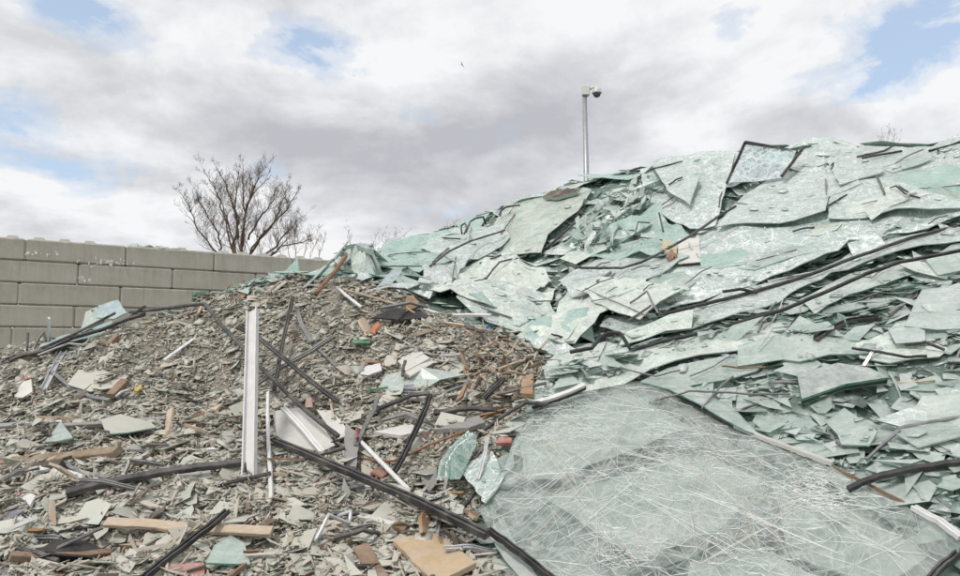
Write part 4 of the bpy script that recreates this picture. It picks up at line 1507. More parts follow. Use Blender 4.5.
bar('metal_bar', [(889, 314), (910, 301), (932, 287)], .05, .05, 'bar_grey', 'straight grey bar slanting below the lower gasket end', 'bar', lift=.2)
bar('metal_bar', [(918, 322), (940, 320), (963, 322)], .05, .06, 'bar_dark', 'dark bar end poking in below the slanting grey bar', 'bar', lift=.16)
bar('metal_bar', [(852, 348), (880, 352), (906, 357), (927, 356)], .03, .035, 'bar_black', 'thin black bar in front of the stained pane', 'bar', lift=.12)
bar('rubber_hose', [(848, 489), (864, 481), (882, 475), (904, 470), (928, 466), (963, 461)], .036, .036, 'bar_black', 'arched black hose beside the aluminium edge of the huge pane', 'hose', lift=.18, landmark='around the arched black hose')
bar('metal_bar', [(857, 157), (870, 154), (884, 151), (895, 145)], .04, .05, 'bar_dark', 'dark bar kinked upward on the crest near the sapling', 'bar', lift=.3)
bar('metal_bar', [(862, 158), (880, 155), (902, 151)], .04, .05, 'bar_black', 'flat black bar on the crest just below the kinked one', 'bar', lift=.32)
bar('metal_bar', [(890, 188), (896, 186), (905, 194), (920, 198)], .03, .03, 'bar_black', 'thin black bent strip lying on the upper crazed sheet', 'bar', lift=.25)
bar('metal_bar', [(895, 181), (900, 187), (908, 192)], .025, .03, 'bar_dark', 'short black stub crossing the thin bent strip', 'bar', lift=.27)
bar('metal_bar', [(929, 151), (945, 147), (963, 141)], .05, .05, 'bar_black', 'black rim strip at the top edge of the crest sheet', 'bar', lift=.3)
bar('metal_bar', [(593, 373), (606, 371), (620, 368)], .025, .03, 'bar_grey', 'short grey bar of the small wedge below the hooked gasket', 'bar', lift=.14)
bar('metal_bar', [(594, 373), (600, 357), (607, 341)], .016, .02, 'bar_grey', 'thin upright strip of the small wedge below the hooked gasket', 'bar', lift=.14)
bar('metal_bar', [(620, 367), (640, 373), (655, 376), (680, 370)], .02, .025, 'bar_grey', 'thin grey strip trailing from the small wedge', 'bar', lift=.13)
bar('metal_bar', [(486, 279), (494, 268), (500, 262), (512, 259), (526, 256)], .04, .04, 'bar_dark', 'elbow shaped dark strip on the milky folded sheet', 'bar', lift=.35)
bar('metal_bar', [(452, 293), (453, 275), (456, 257)], .03, .03, 'bar_dark', 'dark upright bar across the hanging pale sheet', 'bar', lift=.35)
bar('metal_bar', [(430, 266), (448, 252), (470, 241), (494, 234), (505, 230)], .05, .05, 'bar_dark', 'long dark bar on the far shoulder below the wire loops', 'bar', lift=.35)
bar('metal_bar', [(433, 262), (440, 255), (449, 248)], .04, .04, 'bar_dark', 'short dark bar lower on the far shoulder', 'bar', lift=.4)
bar('metal_bar', [(501, 234), (508, 224), (515, 214)], .03, .03, 'bar_dark', 'thin dark bar along the edge of the veined sheet', 'bar', lift=.3)
rod('wire_loop', [(500, 216), (501, 211), (506, 207), (513, 206), (520, 205)], .022, 'bar_dark', 'dark arched wire on the crest before the veined sheet', 'wire', lift=.3)
rod('wire_loop', [(466, 232), (470, 222), (476, 218), (483, 217), (486, 224)], .02, 'bar_dark', 'tall looped wire on the far shoulder crest', 'wire', lift=.4)
rod('wire_loop', [(462, 234), (461, 226), (465, 223), (467, 228), (464, 234)], .018, 'bar_dark', 'small ring of wire on the far shoulder crest', 'wire', lift=.4)
bar('metal_bar', [(432, 238), (446, 238), (460, 239)], .04, .04, 'bar_black', 'flat black strip on the far crest beside the wires', 'bar', lift=.4)
bar('metal_bar', [(635, 240), (636, 230), (638, 222), (650, 223)], .03, .03, 'bar_dark', 'dark corner piece of a frame in the crumpled glass', 'bar', lift=.3)
bar('metal_bar', [(633, 236), (646, 238), (662, 240)], .03, .03, 'bar_dark', 'level dark bar under the frame corner', 'bar', lift=.32)
bar('metal_bar', [(659, 213), (661, 222), (663, 231)], .045, .045, 'bar_dark', 'short dark upright bar near the frame corner', 'bar', lift=.35)
bar('metal_bar', [(660, 206), (668, 201), (673, 197)], .03, .03, 'bar_dark', 'short slanting dark bar on the crest sheet', 'bar', lift=.3)
bar('metal_bar', [(576, 217), (582, 206), (585, 199)], .03, .03, 'bar_dark', 'short dark bar crossing the veined sheet edge', 'bar', lift=.3)
bar('metal_bar', [(625, 211), (625, 204), (626, 200)], .05, .05, 'bar_dark', 'stubby dark bar in the crumpled glass near the crest', 'bar', lift=.3)
bar('metal_bar', [(597, 281), (604, 277), (611, 272)], .05, .05, 'bar_grey', 'stub of grey bar below the sagging dark strip', 'bar', lift=.3)
bar('metal_bar', [(630, 303), (638, 298), (647, 291), (652, 302), (658, 313)], .035, .035, 'bar_grey', 'dark angled bar at the start of the upper gasket', 'bar', lift=.2)
bar('metal_bar', [(585, 288), (606, 298), (630, 308), (646, 316)], .02, .02, 'bar_grey', 'thin strip edging the pale triangular sheet', 'bar', lift=.22)
bar('metal_bar', [(757, 181), (763, 184), (770, 180)], .03, .03, 'bar_dark', 'short dark strip below the tilted window frame', 'bar', lift=.4)
bar('metal_bar', [(719, 207), (720, 197), (722, 192)], .03, .03, 'bar_dark', 'small dark bar hanging at the frame foot', 'bar', lift=.3)
bar('metal_bar', [(830, 166), (834, 163), (831, 170)], .03, .03, 'bar_black', 'small hooked black strip beside the upright rod', 'bar', lift=.4)
bar('metal_bar', [(763, 328), (772, 322), (780, 308), (783, 298)], .022, .03, 'aluminium', 'bright bent aluminium strip crossing below the lower gasket', 'bar', lift=.14)
bar('metal_bar', [(758, 332), (763, 318), (776, 302)], .03, .03, 'bar_grey', 'grey strip beside the bright bent aluminium', 'bar', lift=.12)
bar('metal_bar', [(801, 331), (801, 317), (800, 306)], .02, .025, 'bar_grey', 'short upright grey strip beside the bent channel bar', 'bar', lift=.14)
bar('metal_bar', [(806, 320), (830, 312), (850, 303), (880, 292), (900, 284)], .025, .025, 'bar_grey', 'long thin grey strip rising below the lower gasket', 'bar', lift=.16)
bar('metal_bar', [(872, 312), (882, 304), (888, 297)], .025, .03, 'bar_grey', 'short strip among panes below the gasket end', 'bar', lift=.16)
bar('metal_bar', [(655, 400), (690, 391), (720, 392), (752, 394), (790, 394)], .025, .025, 'bar_grey', 'long level grey strip in the clear shard rubble', 'bar', lift=.10)
bar('metal_bar', [(702, 408), (712, 396), (722, 385), (733, 376)], .025, .025, 'bar_grey', 'grey strip slanting across the clear shard rubble', 'bar', lift=.13)
bar('metal_bar', [(690, 376), (714, 366), (730, 356)], .018, .02, 'bar_grey', 'fine grey strip at the edge of the split pane', 'bar', lift=.10)
bar('metal_bar', [(722, 366), (742, 368), (766, 367)], .022, .022, 'rust', 'brown thin bar beside the dusty pane', 'bar', lift=.1)
bar('metal_bar', [(890, 383), (915, 382), (935, 380)], .025, .025, 'wood_pale', 'thin pale batten just behind the thick slab', 'batten', lift=.1)
bar('metal_bar', [(873, 423), (888, 422), (900, 420)], .02, .02, 'bar_dark', 'thin dark strip above the mottled pane', 'bar', lift=.14)
bar('metal_bar', [(905, 345), (925, 342), (945, 350)], .035, .035, 'bar_dark', 'bent dark strip beside the stained pane', 'bar', lift=.14)
bar('metal_bar', [(950, 372), (957, 358), (963, 345)], .035, .035, 'bar_grey', 'grey bar leaning near the stained pane', 'bar', lift=.14)
slab('foam_block', [(661, 250, .06), (664, 241, .08), (677, 247, .08), (676, 256, .06)], .05, ['yellow_foam'], 'dull yellow foam block beside the white square sheet', 'foam', jag=.01)


def pot():
    c = lift_pt((671.5, 257), .10)
    prof = [(.02, -.10), (.09, -.09), (.12, -.04), (.125, .03), (.10, .08), (.07, .095), (.02, .10)]
    V, Fc = [], []
    for (r_, z_) in prof:
        for k in range(12):
            a = 6.2832 * k / 12
            V.append((r_ * math.cos(a), z_, r_ * math.sin(a)))
    for i in range(len(prof) - 1):
        for k in range(12):
            Fc.append((i * 12 + k, i * 12 + (k + 1) % 12, i * 12 + 12 + (k + 1) % 12, i * 12 + 12 + k))
    Fc += [tuple(range(12)), tuple(range(83, 71, -1))]
    o = obj('pot', mesh_from('pot', np.array(V) * .6, Fc, ['brick_red'], None, True), None, tuple(c))
    o.rotation_euler = (R(15), R(20), R(30))
    tag(o, 'small round tan pot lying under the yellow foam block', 'pot')


pot()

# ------------------------------------------------------------------ things on the debris mound
def white_post():
    d0 = float(at(249, 479)[1]) - .12
    b = at_depth(249, 482, d0); t = at_depth(252.5, 310, d0 + 1.5)
    V, Fc = strip_data([b, b * .5 + t * .5, t], .112, .055, 'channel', (-.12, -1, .1))
    V, c = recentre(V)
    o = obj('white_post', mesh_from('white_post', V, Fc, ['white_plastic']), None, c)
    tag(o, 'tall white plastic window profile standing upright in the debris', 'post')
    LANDMARKS.append(('at the foot of the white post', at(250, 470)))


white_post()
bar('plastic_strip', [(271, 499, .05), (270, 470, .1), (268, 440, .25), (268, 392, .6)], .03, .02, 'white_plastic', 'narrow white strip standing beside the tall white post', 'strip', up=(0, -1, .1))
rod('pipe', [(130, 312, .1), (160, 309, .1), (180, 306, .12), (205, 304, .12), (224, 328, .5), (258, 364, .95), (296, 402, .7), (322, 424, .35), (338, 436, .12)], .024, 'bar_dark', 'long bent dark pipe running down across the white post', 'pipe', landmark='along the long bent dark pipe')
bar('metal_bar', [(238, 327, 1.0), (258, 337, .95), (285, 359, .75), (312, 382, .5), (338, 401, .15)], .05, .04, 'bar_dark', 'grooved dark rail crossing in front of the white post', 'rail', 'groove', landmark='beside the grooved dark rail')
bar('metal_bar', [(293, 297, .5), (288, 318, .45), (282, 345, .4), (274, 390, .2)], .045, .04, 'bar_dark', 'dark rail standing up between post and tile stack', 'rail', 'groove', up=(0, -1, .2))
bar('metal_bar', [(255, 385, .1), (282, 367, .3), (308, 353, .35), (333, 337, .3)], .055, .04, 'bar_grey', 'grey metal rail crossing behind the grooved dark rail', 'rail', 'groove')
bar('metal_bar', [(297, 310, .2), (302, 325, .2), (312, 342, .15)], .06, .03, 'bar_grey', 'curved grey strip near the upright dark rail', 'strip')
bar('metal_bar', [(311, 342, .1), (325, 355, .1), (338, 368, .1)], .04, .03, 'bar_grey', 'thin grey strip below the curved grey strip', 'strip')
bar('metal_beam', [(257, 434, .4), (300, 451, .3), (340, 468, .3), (380, 485, .3), (420, 502, .3), (455, 519, .3), (487, 535, .22)], .052, .05, 'bar_dark', 'thick black beam slanting down towards the huge crazed pane', 'beam', 'groove', landmark='along the thick black beam', wob=.002)
bar('metal_beam', [(66, 493, .1), (100, 484, .12), (130, 478, .12), (160, 472, .12), (190, 468, .12), (216, 465, .14), (245, 462, .16)], .055, .045, 'bar_dark', 'thick dark beam lying against the foot of the white post', 'beam', lift=.1, landmark='along the thick dark beam', wob=.004)
bar('metal_bar', [(143, 578, .1), (165, 560, .12), (190, 541, .15), (212, 524, .15), (227, 511, .12)], .05, .04, 'bar_black', 'black grooved rail at the near edge of the mound', 'rail', 'groove', landmark='by the near black rail')
bar('timber_plank', [(-6, 463, .1), (40, 460, .1), (80, 456, .1), (118, 451, .08)], .10, .06, 'wood_brown', 'dark brown split plank near the thick dark beam', 'plank', landmark='by the brown split plank')
bar('timber_plank', [(-6, 470, .02), (30, 468, .03), (62, 464, .03)], .07, .05, 'wood_dark', 'dark plank end under the brown split plank', 'plank')
bar('timber_plank', [(106, 522, .08), (150, 524, .1), (190, 528, .1), (230, 529, .1), (272, 531, .08)], .075, .03, 'wood_pale', 'long pale batten lying level near the black rail', 'batten', landmark='by the long pale batten', lift=.1)
bar('timber_plank', [(168, 434, .1), (169, 422, .12), (171, 410, .15)], .075, .04, 'wood_pale', 'short pale wood block standing on the mound', 'block', up=(0, -1, .2))
bar('timber_plank', [(36, 418, .08), (58, 419, .08), (80, 421, .08)], .05, .04, 'wood_brown', 'short brown batten high on the near mound slope', 'batten')
bar('timber_plank', [(-4, 427, .05), (15, 425, .08), (30, 422, .08)], .06, .05, 'wood_grey', 'grey batten at the mound edge', 'batten')
bar('timber_plank', [(60, 426, .05), (100, 424, .08), (135, 421, .08), (165, 419, .05)], .05, .04, 'wood_grey', 'long grey green batten behind the short wood block', 'batten')
bar('timber_plank', [(98, 342), (108, 345), (117, 336)], .08, .06, 'wood_brown', 'brown chunk of wood below the standing shards', 'chunk')
bar('timber_plank', [(110, 396, .1), (118, 388, .12), (125, 381, .15)], .10, .06, 'wood_brown', 'dark brown wood chunk beside the yellow scrap', 'chunk')
bar('timber_plank', [(-4, 532, .06), (20, 531, .06), (44, 530, .06)], .025, .025, 'wood_orange', 'thin orange brown stick at the mound edge', 'stick')
bar('timber_plank', [(10, 556, .05), (36, 558, .06), (76, 557, .08), (110, 553, .08)], .05, .05, 'wood_brown', 'dark brown batten beneath the black plastic plates', 'batten')
bar('timber_plank', [(330, 400, .2), (334, 418, .2)], .02, .02, 'wood_pale', 'small pale stick near the white boards', 'stick')
bar('metal_bar', [(44, 389, .1), (53, 371, .2), (64, 352, .3)], .085, .05, 'aluminium', 'short bright aluminium profile standing on the mound', 'profile', 'channel', up=(.3, -1, .2), landmark='by the short bright profile')
bar('metal_bar', [(50, 370, .1), (62, 380, .12), (75, 390, .12), (95, 398, .12), (110, 400, .1)], .05, .035, 'bar_grey', 'bent grey strip below the bright profile', 'strip')
bar('metal_bar', [(164, 360, .1), (178, 350, .12), (193, 339, .15)], .055, .02, 'aluminium', 'pale metal strip on the mound slope', 'strip')
bar('metal_bar', [(115, 397, .12), (122, 392, .14), (128, 390, .14)], .035, .03, 'aluminium', 'small bright metal strip beside the yellow scrap', 'strip')
bar('metal_bar', [(0, 366, .1), (18, 357, .12), (45, 351, .2), (72, 338, .2), (100, 330, .25), (128, 319, .25), (145, 314, .2)], .06, .05, 'bar_dark', 'long dark strip along the glassy rim below the wall', 'strip', landmark='along the dark strip below the wall')
bar('metal_bar', [(42, 348, .3), (75, 334, .3), (100, 321, .3), (115, 313, .3)], .04, .04, 'bar_dark', 'second dark strip above the long one below the wall', 'strip')
bar('metal_bar', [(124, 322, .2), (135, 314, .25), (144, 307, .3)], .06, .04, 'bar_black', 'short black blade-like strip near the standing shards', 'strip')
bar('metal_bar', [(50, 346, .2), (70, 348, .2), (82, 352, .2)], .03, .03, 'bar_grey', 'short grey strip on the aqua rim below the wall', 'strip')
bar('metal_bar', [(27, 350, .2), (28, 333, .5)], .03, .03, 'bar_dark', 'small dark upright stub below the wall', 'stub', up=(0, -1, .1))
bar('metal_bar', [(34, 349, .2), (38, 340, .4), (44, 332, .5), (46, 341, .4)], .03, .03, 'bar_grey', 'small bent frame corner below the wall', 'frame')
bar('plastic_strip', [(49, 342, .2), (49, 318, .6)], .035, .03, 'white_plastic', 'thin white upright stick below the wall', 'stick', up=(0, -1, .1))
bar('metal_bar', [(62, 462, .1), (72, 468, .12), (80, 472, .14), (95, 476, .12), (115, 479, .1)], .04, .04, 'bar_grey', 'bent grey strip behind the thick dark beam', 'strip')
bar('metal_bar', [(124, 474, .2), (130, 460, .3), (146, 462, .25), (164, 465, .2)], .03, .03, 'bar_grey', 'small angular metal bracket above the thick dark beam', 'bracket')
bar('metal_bar', [(430, 395, .3), (424, 412, .3), (413, 436, .3), (402, 458, .25), (394, 472, .15)], .05, .05, 'bar_black', 'black rail standing diagonally in the middle of the mound', 'rail', 'groove', up=(-.2, -1, .2), landmark='by the diagonal black rail')
bar('metal_bar', [(478, 434, .2), (500, 418, .25), (526, 402, .25), (548, 404, .2)], .035, .03, 'bar_dark', 'dark bent bar at the seam of mound and glass', 'bar', landmark='at the seam of mound and glass')
bar('metal_bar', [(530, 404, .15), (548, 399, .2), (566, 393, .2), (584, 385, .2)], .045, .04, 'white_plastic', 'white edged strip at the top corner of the huge pane', 'strip')
bar('metal_bar', [(532, 406, .12), (550, 401, .17), (568, 395, .17), (585, 387, .17)], .045, .05, 'bar_black', 'black backing strip under the white edged strip', 'strip')
bar('metal_bar', [(376, 410, .1), (392, 403, .15), (412, 395, .18), (430, 393, .15)], .05, .03, 'bar_dark', 'flat dark bar beside the cracked pane on the mound', 'bar')
bar('metal_bar', [(432, 395, .1), (450, 391, .12), (472, 382, .12)], .04, .03, 'bar_grey', 'thin grey bar continuing past the flat dark bar', 'bar')
bar('metal_bar', [(434, 413, .12), (455, 409, .16), (476, 408, .16), (497, 410, .12)], .06, .035, 'bar_dark', 'broad dark bar lying level below the grey bar', 'bar')
bar('metal_bar', [(482, 397, .15), (490, 389, .18), (502, 378, .18)], .035, .03, 'bar_grey', 'narrow grey channel near the orange wood block', 'bar', 'channel')
bar('metal_bar', [(485, 399, .15), (493, 391, .18), (505, 380, .18)], .02, .03, 'bar_black', 'thin black strip beside the narrow grey channel', 'strip')
bar('metal_bar', [(356, 446, .2), (364, 428, .3), (374, 410, .3), (378, 395, .3)], .045, .03, 'bar_grey', 'slim grey strip standing near the red scrap', 'strip', up=(0, -1, .1))
rod('rusty_rod', [(362, 458, .1), (378, 461, .14), (394, 461, .16), (412, 453, .18), (430, 444, .18), (450, 437, .18), (468, 430, .14)], .012, 'rust', 'thin rusty rod curving across the middle of the mound', 'rod', landmark='along the thin rusty rod')
bar('plastic_strip', [(360, 441, .2), (376, 457, .22), (392, 473, .22), (408, 489, .18)], .035, .02, 'white_plastic', 'white plastic strip lying beside the diagonal black rail', 'strip')
rod('rusty_rod', [(316, 294, .1), (326, 281, .35), (336, 270, .6), (346, 256, .9)], .03, 'rust', 'rusty bar leaning up against the glass behind the crest', 'rod')
rod('wire_loop', [(343, 289, .2), (362, 294, .22), (385, 301, .22), (405, 307, .2), (415, 313, .15)], .012, 'wood_pale', 'thin tan cane along the crest of the mound', 'cane')
bar('plastic_strip', [(337, 287, .2), (348, 297, .25), (361, 307, .2)], .035, .025, 'white_plastic', 'short white strip on the crest of the mound', 'strip')
bar('plastic_strip', [(424, 309, .2), (436, 313, .22), (447, 315, .25), (470, 315, .3), (491, 315, .35)], .045, .03, 'white_plastic', 'white plastic pipe poking out towards the cream sheets', 'pipe', landmark='by the white plastic pipe')
rod('aluminium_bracket', [(315, 541, .1), (322, 528, .18), (329, 514, .25), (338, 519, .22), (349, 523, .2), (351, 511, .26), (338, 516, .24)], .014, 'aluminium', 'small zigzag aluminium bracket on the near mound', 'bracket', landmark='around the zigzag aluminium bracket', n=3, wob=.002)
bar('timber_plank', [(359, 516, .08), (378, 521, .1), (398, 527, .1)], .045, .04, 'white_board', 'white painted stick with a broken brown end', 'stick')
bar('timber_plank', [(396, 526, .1), (406, 530, .1)], .04, .04, 'wood_brown', 'splintered brown end of the white painted stick', 'stick')
bar('timber_plank', [(361, 546, .08), (370, 562, .1), (381, 580, .1)], .105, .025, 'wood_brown', 'short brown board beside the tan fibreboard', 'board')
slab('fibreboard', [(393, 543), (411, 538), (433, 533), (455, 548), (476, 565), (452, 577), (437, 585), (422, 573), (408, 558)], .035, ['fibreboard'], 'tan fibreboard square lying at the near edge of the mound', 'board', lift=.14, jag=.012, landmark='around the tan fibreboard')
slab('timber_plank', [(421, 533, .1), (420, 517, .2), (426, 503, .28), (433, 501, .28), (433, 527, .14), (429, 535, .1)], .03, ['wood_orange'], 'orange brown wood splinter standing by the black beam', 'wood', jag=.01)
slab('timber_plank', [(434, 535, .2), (436, 505, .3), (446, 477, .4), (447, 500, .34), (441, 530, .22)], .025, ['wood_grey'], 'grey wood splinter standing by the black beam', 'wood', jag=.01)
slab('timber_plank', [(346, 466, .15), (344, 440, .25), (346, 424, .3), (354, 432, .3), (359, 440, .25), (356, 468, .15)], .025, ['wood_grey'], 'jagged grey board end standing by the white boards', 'wood', jag=.01)
slab('timber_plank', [(521, 395, .2), (523, 378, .3), (534, 375, .3), (533, 396, .2)], .04, ['wood_orange'], 'orange wood block at the seam of mound and glass', 'wood', jag=.01)
slab('timber_plank', [(284, 507, .05), (305, 493, .08), (330, 478, .1), (322, 486, .08), (300, 503, .05)], .03, ['wood_pale'], 'pale wood splinter lying below the black beam', 'wood', jag=.006)
slab('timber_plank', [(374, 433, .12), (400, 437, .15), (425, 432, .12), (410, 425, .15)], .03, ['white_board'], 'pale broken board above the thin rusty rod', 'board', jag=.01)
slab('timber_plank', [(437, 431, .12), (452, 425, .14), (478, 417, .16), (485, 424, .14), (468, 430, .1)], .04, ['wood_grey'], 'rounded grey board end above the folded green glass', 'board', jag=.01)
slab('timber_plank', [(405, 300, .2), (412, 296, .25), (418, 303, .2), (415, 316, .15), (406, 318, .15)], .05, ['wood_orange'], 'orange brown wood lump at the crest of the mound', 'wood', jag=.015)
slab('timber_plank', [(358, 320, .15), (364, 318, .15), (373, 333, .12), (366, 336, .1)], .03, ['wood_pale'], 'small tan board by the orange scrap', 'wood')
slab('timber_plank', [(423, 487, .05), (420, 471, .1), (437, 467, .1), (437, 484, .08), (430, 492, .05)], .03, ['wood_grey'], 'square brown grey tile by the folded green glass', 'tile')

# white boards
slab('white_board', [(273, 412, .3), (300, 408, .3), (322, 424, .25), (335, 446, .12), (322, 452, .12), (290, 447, .15), (277, 436, .2)], .02, ['white_board'], 'off white chipped board leaning under the grooved rail, the larger', 'board', jag=.01, landmark='by the white chipped boards')
slab('white_board', [(317, 411, .25), (332, 411, .25), (352, 434, .15), (338, 440, .12)], .02, ['white_board'], 'off white board corner beside the larger chipped board', 'board', jag=.006)
bar('plastic_strip', [(283, 408, .36), (302, 428, .3), (322, 452, .18)], .05, .03, 'white_plastic', 'white grooved profile across the larger chipped board', 'profile', 'groove')
for k, (pl_, lb) in enumerate((([(398, 362), (418, 350), (424, 354), (403, 367)], 'top white tile of the little tile stack'), ([(401, 367), (424, 355), (430, 359), (406, 372)], 'middle white tile of the little tile stack'), ([(405, 373), (429, 360), (434, 363), (410, 377)], 'lowest white tile of the little tile stack'))):
    slab('white_tile', pl_, .03, ['white_board'], lb, 'tile', lift=.16 - .03 * k, landmark='by the little white tile stack' if k == 0 else None)


def holed_brick():
    c = lift_pt((379, 476), .14)
    V, Fc = [], []
    # perforated brick: outer ring and two square cells
    L_, W_, H_ = .12, .10, .085
    xs = [-L_ / 2, -L_ / 2 + .022, -.011, .011, L_ / 2 - .022, L_ / 2]
    zs = [-H_ / 2, -H_ / 2 + .02, H_ / 2 - .02, H_ / 2]
    def bx(x0, x1, z0, z1):
        v, f = box_data((x0 + x1) / 2, 0, (z0 + z1) / 2, x1 - x0, W_, z1 - z0)
        b_ = len(V); V.extend(v); Fc.extend(tuple(i + b_ for i in q_) for q_ in f)
    bx(xs[0], xs[1], zs[0], zs[3]); bx(xs[4], xs[5], zs[0], zs[3]); bx(xs[2], xs[3], zs[1], zs[2])
    bx(xs[1] + .0005, xs[4] - .0005, zs[0] + .0008, zs[1] - .0005); bx(xs[1] + .0005, xs[4] - .0005, zs[2] + .0005, zs[3] - .0008)
    o = obj('holed_brick', mesh_from('holed_brick', V, Fc, ['brick_red']), None, tuple(c))
    o.rotation_euler = (R(15), R(18), R(-20))
    tag(o, 'small red brown perforated brick beside the thick black beam', 'brick')


holed_brick()


# folded green glass bundle
def glass_bundle():
    c = lift_pt((452, 456), .3)
    root = empty('folded_glass', tuple(c), 'bundle of deep green folded glass layers at the seam of the heaps', 'glass')
    for k in range(6):
        o_ = k * 2.6
        poly = [(436 + o_, 480, .10 + .03 * k), (440 + o_ * .8, 462, .16 + .03 * k), (450 + o_ * .7, 446, .22 + .03 * k), (468 + o_ * .6, 430 + k, .26 + .02 * k), (470 + o_ * .5, 440 + k, .24 + .02 * k), (462 + o_ * .5, 462, .16 + .02 * k), (446 + o_, 480, .10 + .02 * k)]
        P3 = [lift_pt(p) for p in poly]
        V, Fc, mi = slab_data(P3, .006, .01, k)
        obj('glass_layer', mesh_from('glass_layer', np.array(V) - c, Fc, ['glass_deep' if k % 3 else 'laminated_coarse', 'glass_edge_bright' if k % 2 else 'glass_edge'], mi), root)
    LANDMARKS.append(('by the folded green glass', c))


glass_bundle()
sheet('laminated_glass_sheet', [(455, 488), (462, 480), (492, 478), (505, 476), (498, 492), (485, 510), (478, 520), (464, 505)], 'crazed curled glass corner between folded glass and huge pane', mats=LAC, lift=.15, flat=.6, wr=.08, res=.08)
sheet('laminated_glass_sheet', [(378, 398), (386, 384), (420, 372), (448, 376), (466, 384), (440, 392), (405, 398)], 'dusty crazed pane lying in the middle of the mound', mats=('glass_pale', 'glass_edge'), lift=.06, flat=.9, wr=.02)
sheet('laminated_glass_sheet', [(40, 352), (62, 338), (92, 330), (112, 322), (118, 330), (96, 340), (70, 352), (50, 358)], 'aqua pane along the rim of the mound below the wall', mats=AQ, lift=.10, flat=.6, wr=.04)
sheet('laminated_glass_sheet', [(67, 393), (78, 378), (104, 376), (128, 384), (118, 396), (90, 398)], 'dull dusty pane beside the bent grey strip', mats=('glass_dusty', 'glass_edge'), lift=.08, flat=.9, wr=.01, res=.3)
sheet('laminated_glass_sheet', [(44, 452), (60, 434), (70, 440), (72, 454), (56, 458)], 'clear upright shard by the brown split plank', mats=('glass_pale', 'glass_edge'), lift=.12, flat=1, wr=.0, res=.3)
sheet('laminated_glass_sheet', [(100, 430), (120, 424), (150, 428), (156, 440), (128, 446), (106, 442)], 'broad grey green pane on the near slope', mats=('glass_dusty', 'glass_edge'), lift=.10, flat=1, wr=.0, res=.3)
sheet('laminated_glass_sheet', [(205, 580), (214, 560), (230, 547), (244, 562), (250, 578)], 'pale square cornered pane beside the pink slab', mats=('glass_pale', 'glass_edge'), lift=.10, flat=1, wr=.0, res=.3)
slab('brick_slab', [(142, 580, .08), (160, 567, .1), (205, 565, .1), (206, 582, .06)], .05, ['pink_plastic'], 'dusty pink slab lying beside the near black rail', 'slab', jag=.01)
slab('brick_slab', [(48, 578, .05), (56, 568, .08), (70, 566, .08), (68, 580, .05)], .05, ['brick_red'], 'red brown broken block at the near edge of the mound', 'block', jag=.015)
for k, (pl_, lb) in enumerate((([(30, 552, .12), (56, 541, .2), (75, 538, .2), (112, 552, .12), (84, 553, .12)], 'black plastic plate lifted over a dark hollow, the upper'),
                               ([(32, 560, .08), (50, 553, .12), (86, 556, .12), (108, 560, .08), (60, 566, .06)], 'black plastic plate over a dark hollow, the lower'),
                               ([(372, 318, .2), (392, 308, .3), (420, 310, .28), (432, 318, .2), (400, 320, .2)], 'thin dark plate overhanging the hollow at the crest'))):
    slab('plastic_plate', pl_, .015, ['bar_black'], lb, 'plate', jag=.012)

# small bright scraps
SCR = [('red_plastic', [(496, 444), (499, 438), (512, 439), (511, 444)], 'small red scrap near the edge of the huge pane'), ('pink_plastic', [(305, 408), (306, 398), (312, 398), (313, 408)], 'pinkish scrap above the white chipped boards'),
       ('red_plastic', [(356, 438), (356, 429), (361, 432), (361, 438)], 'bright red scrap behind the jagged grey board end'), ('yellow_plastic', [(134, 391), (137, 388), (141, 385), (142, 389), (137, 392)], 'small yellow scrap on the mound slope'),
       ('orange_plastic', [(371, 333), (373, 327), (379, 322), (380, 327), (376, 330), (375, 334)], 'orange plastic scrap below the crest hollow'), ('green_plastic', [(351, 342), (353, 340), (370, 342), (370, 344), (355, 344)], 'bright green flat strip below the orange scrap'),
       ('green_plastic', [(365, 391), (375, 388), (388, 387), (378, 391)], 'dark green flat strip in the middle of the mound'), ('blue_plastic', [(487, 330), (488, 325), (491, 324), (491, 330)], 'small blue scrap at the top of the mound seam'),
       ('navy_tile', [(403, 390), (404, 386), (414, 385), (415, 390)], 'dark navy scrap on the dusty crazed pane'), ('navy_tile', [(3, 523), (5, 513), (20, 509), (24, 512), (8, 522)], 'speckled navy tile at the near mound edge'),
       ('white_plastic', [(20, 499), (28, 493), (37, 497), (30, 507), (26, 501)], 'white crumpled plastic scrap near the brown split plank'), ('white_plastic', [(19, 477), (26, 469), (46, 466), (51, 469), (40, 472), (28, 474)], 'torn white plastic film by the brown split plank'),
       ('wood_pale', [(211, 410), (213, 402), (220, 400), (222, 405), (216, 411)], 'cream coloured lump on the mound beside the post'), ('rust', [(190, 422), (196, 414), (205, 414), (202, 420), (194, 424)], 'rust brown lump on the mound slope'),
       ('white_plastic', [(360, 375), (366, 367), (380, 364), (382, 371), (368, 376)], 'white crumpled cup-like scrap beside the tile stack'), ('red_plastic', [(17, 496), (18, 492), (21, 493), (20, 496)], 'tiny dark red scrap near the torn white film'),
       ('orange_plastic', [(24, 379), (26, 377), (29, 378), (27, 380)], 'tiny orange chip under the bright profile'), ('wood_orange', [(240, 298), (243, 290), (248, 287), (247, 294), (243, 299)], 'orange wood chip near the top of the mound'),
       ('white_plastic', [(50, 471, .1), (52, 466, .16), (84, 474, .16), (82, 481, .1), (66, 477, .12)], 'crushed pale plastic bottle behind the thick dark beam'),
       ('yellow_foam', [(124, 558), (128, 552), (147, 550), (146, 555), (132, 560)], 'pale yellow green flat chip near the black rail'),
       ('white_board', [(15, 398), (16, 384), (32, 380), (33, 392), (24, 398)], 'pale square lump below the bright profile'),
       ('white_board', [(270, 290, .2), (280, 278, .3), (286, 281, .3), (276, 293, .2)], 'pale block on the crest by the aqua triangle')]
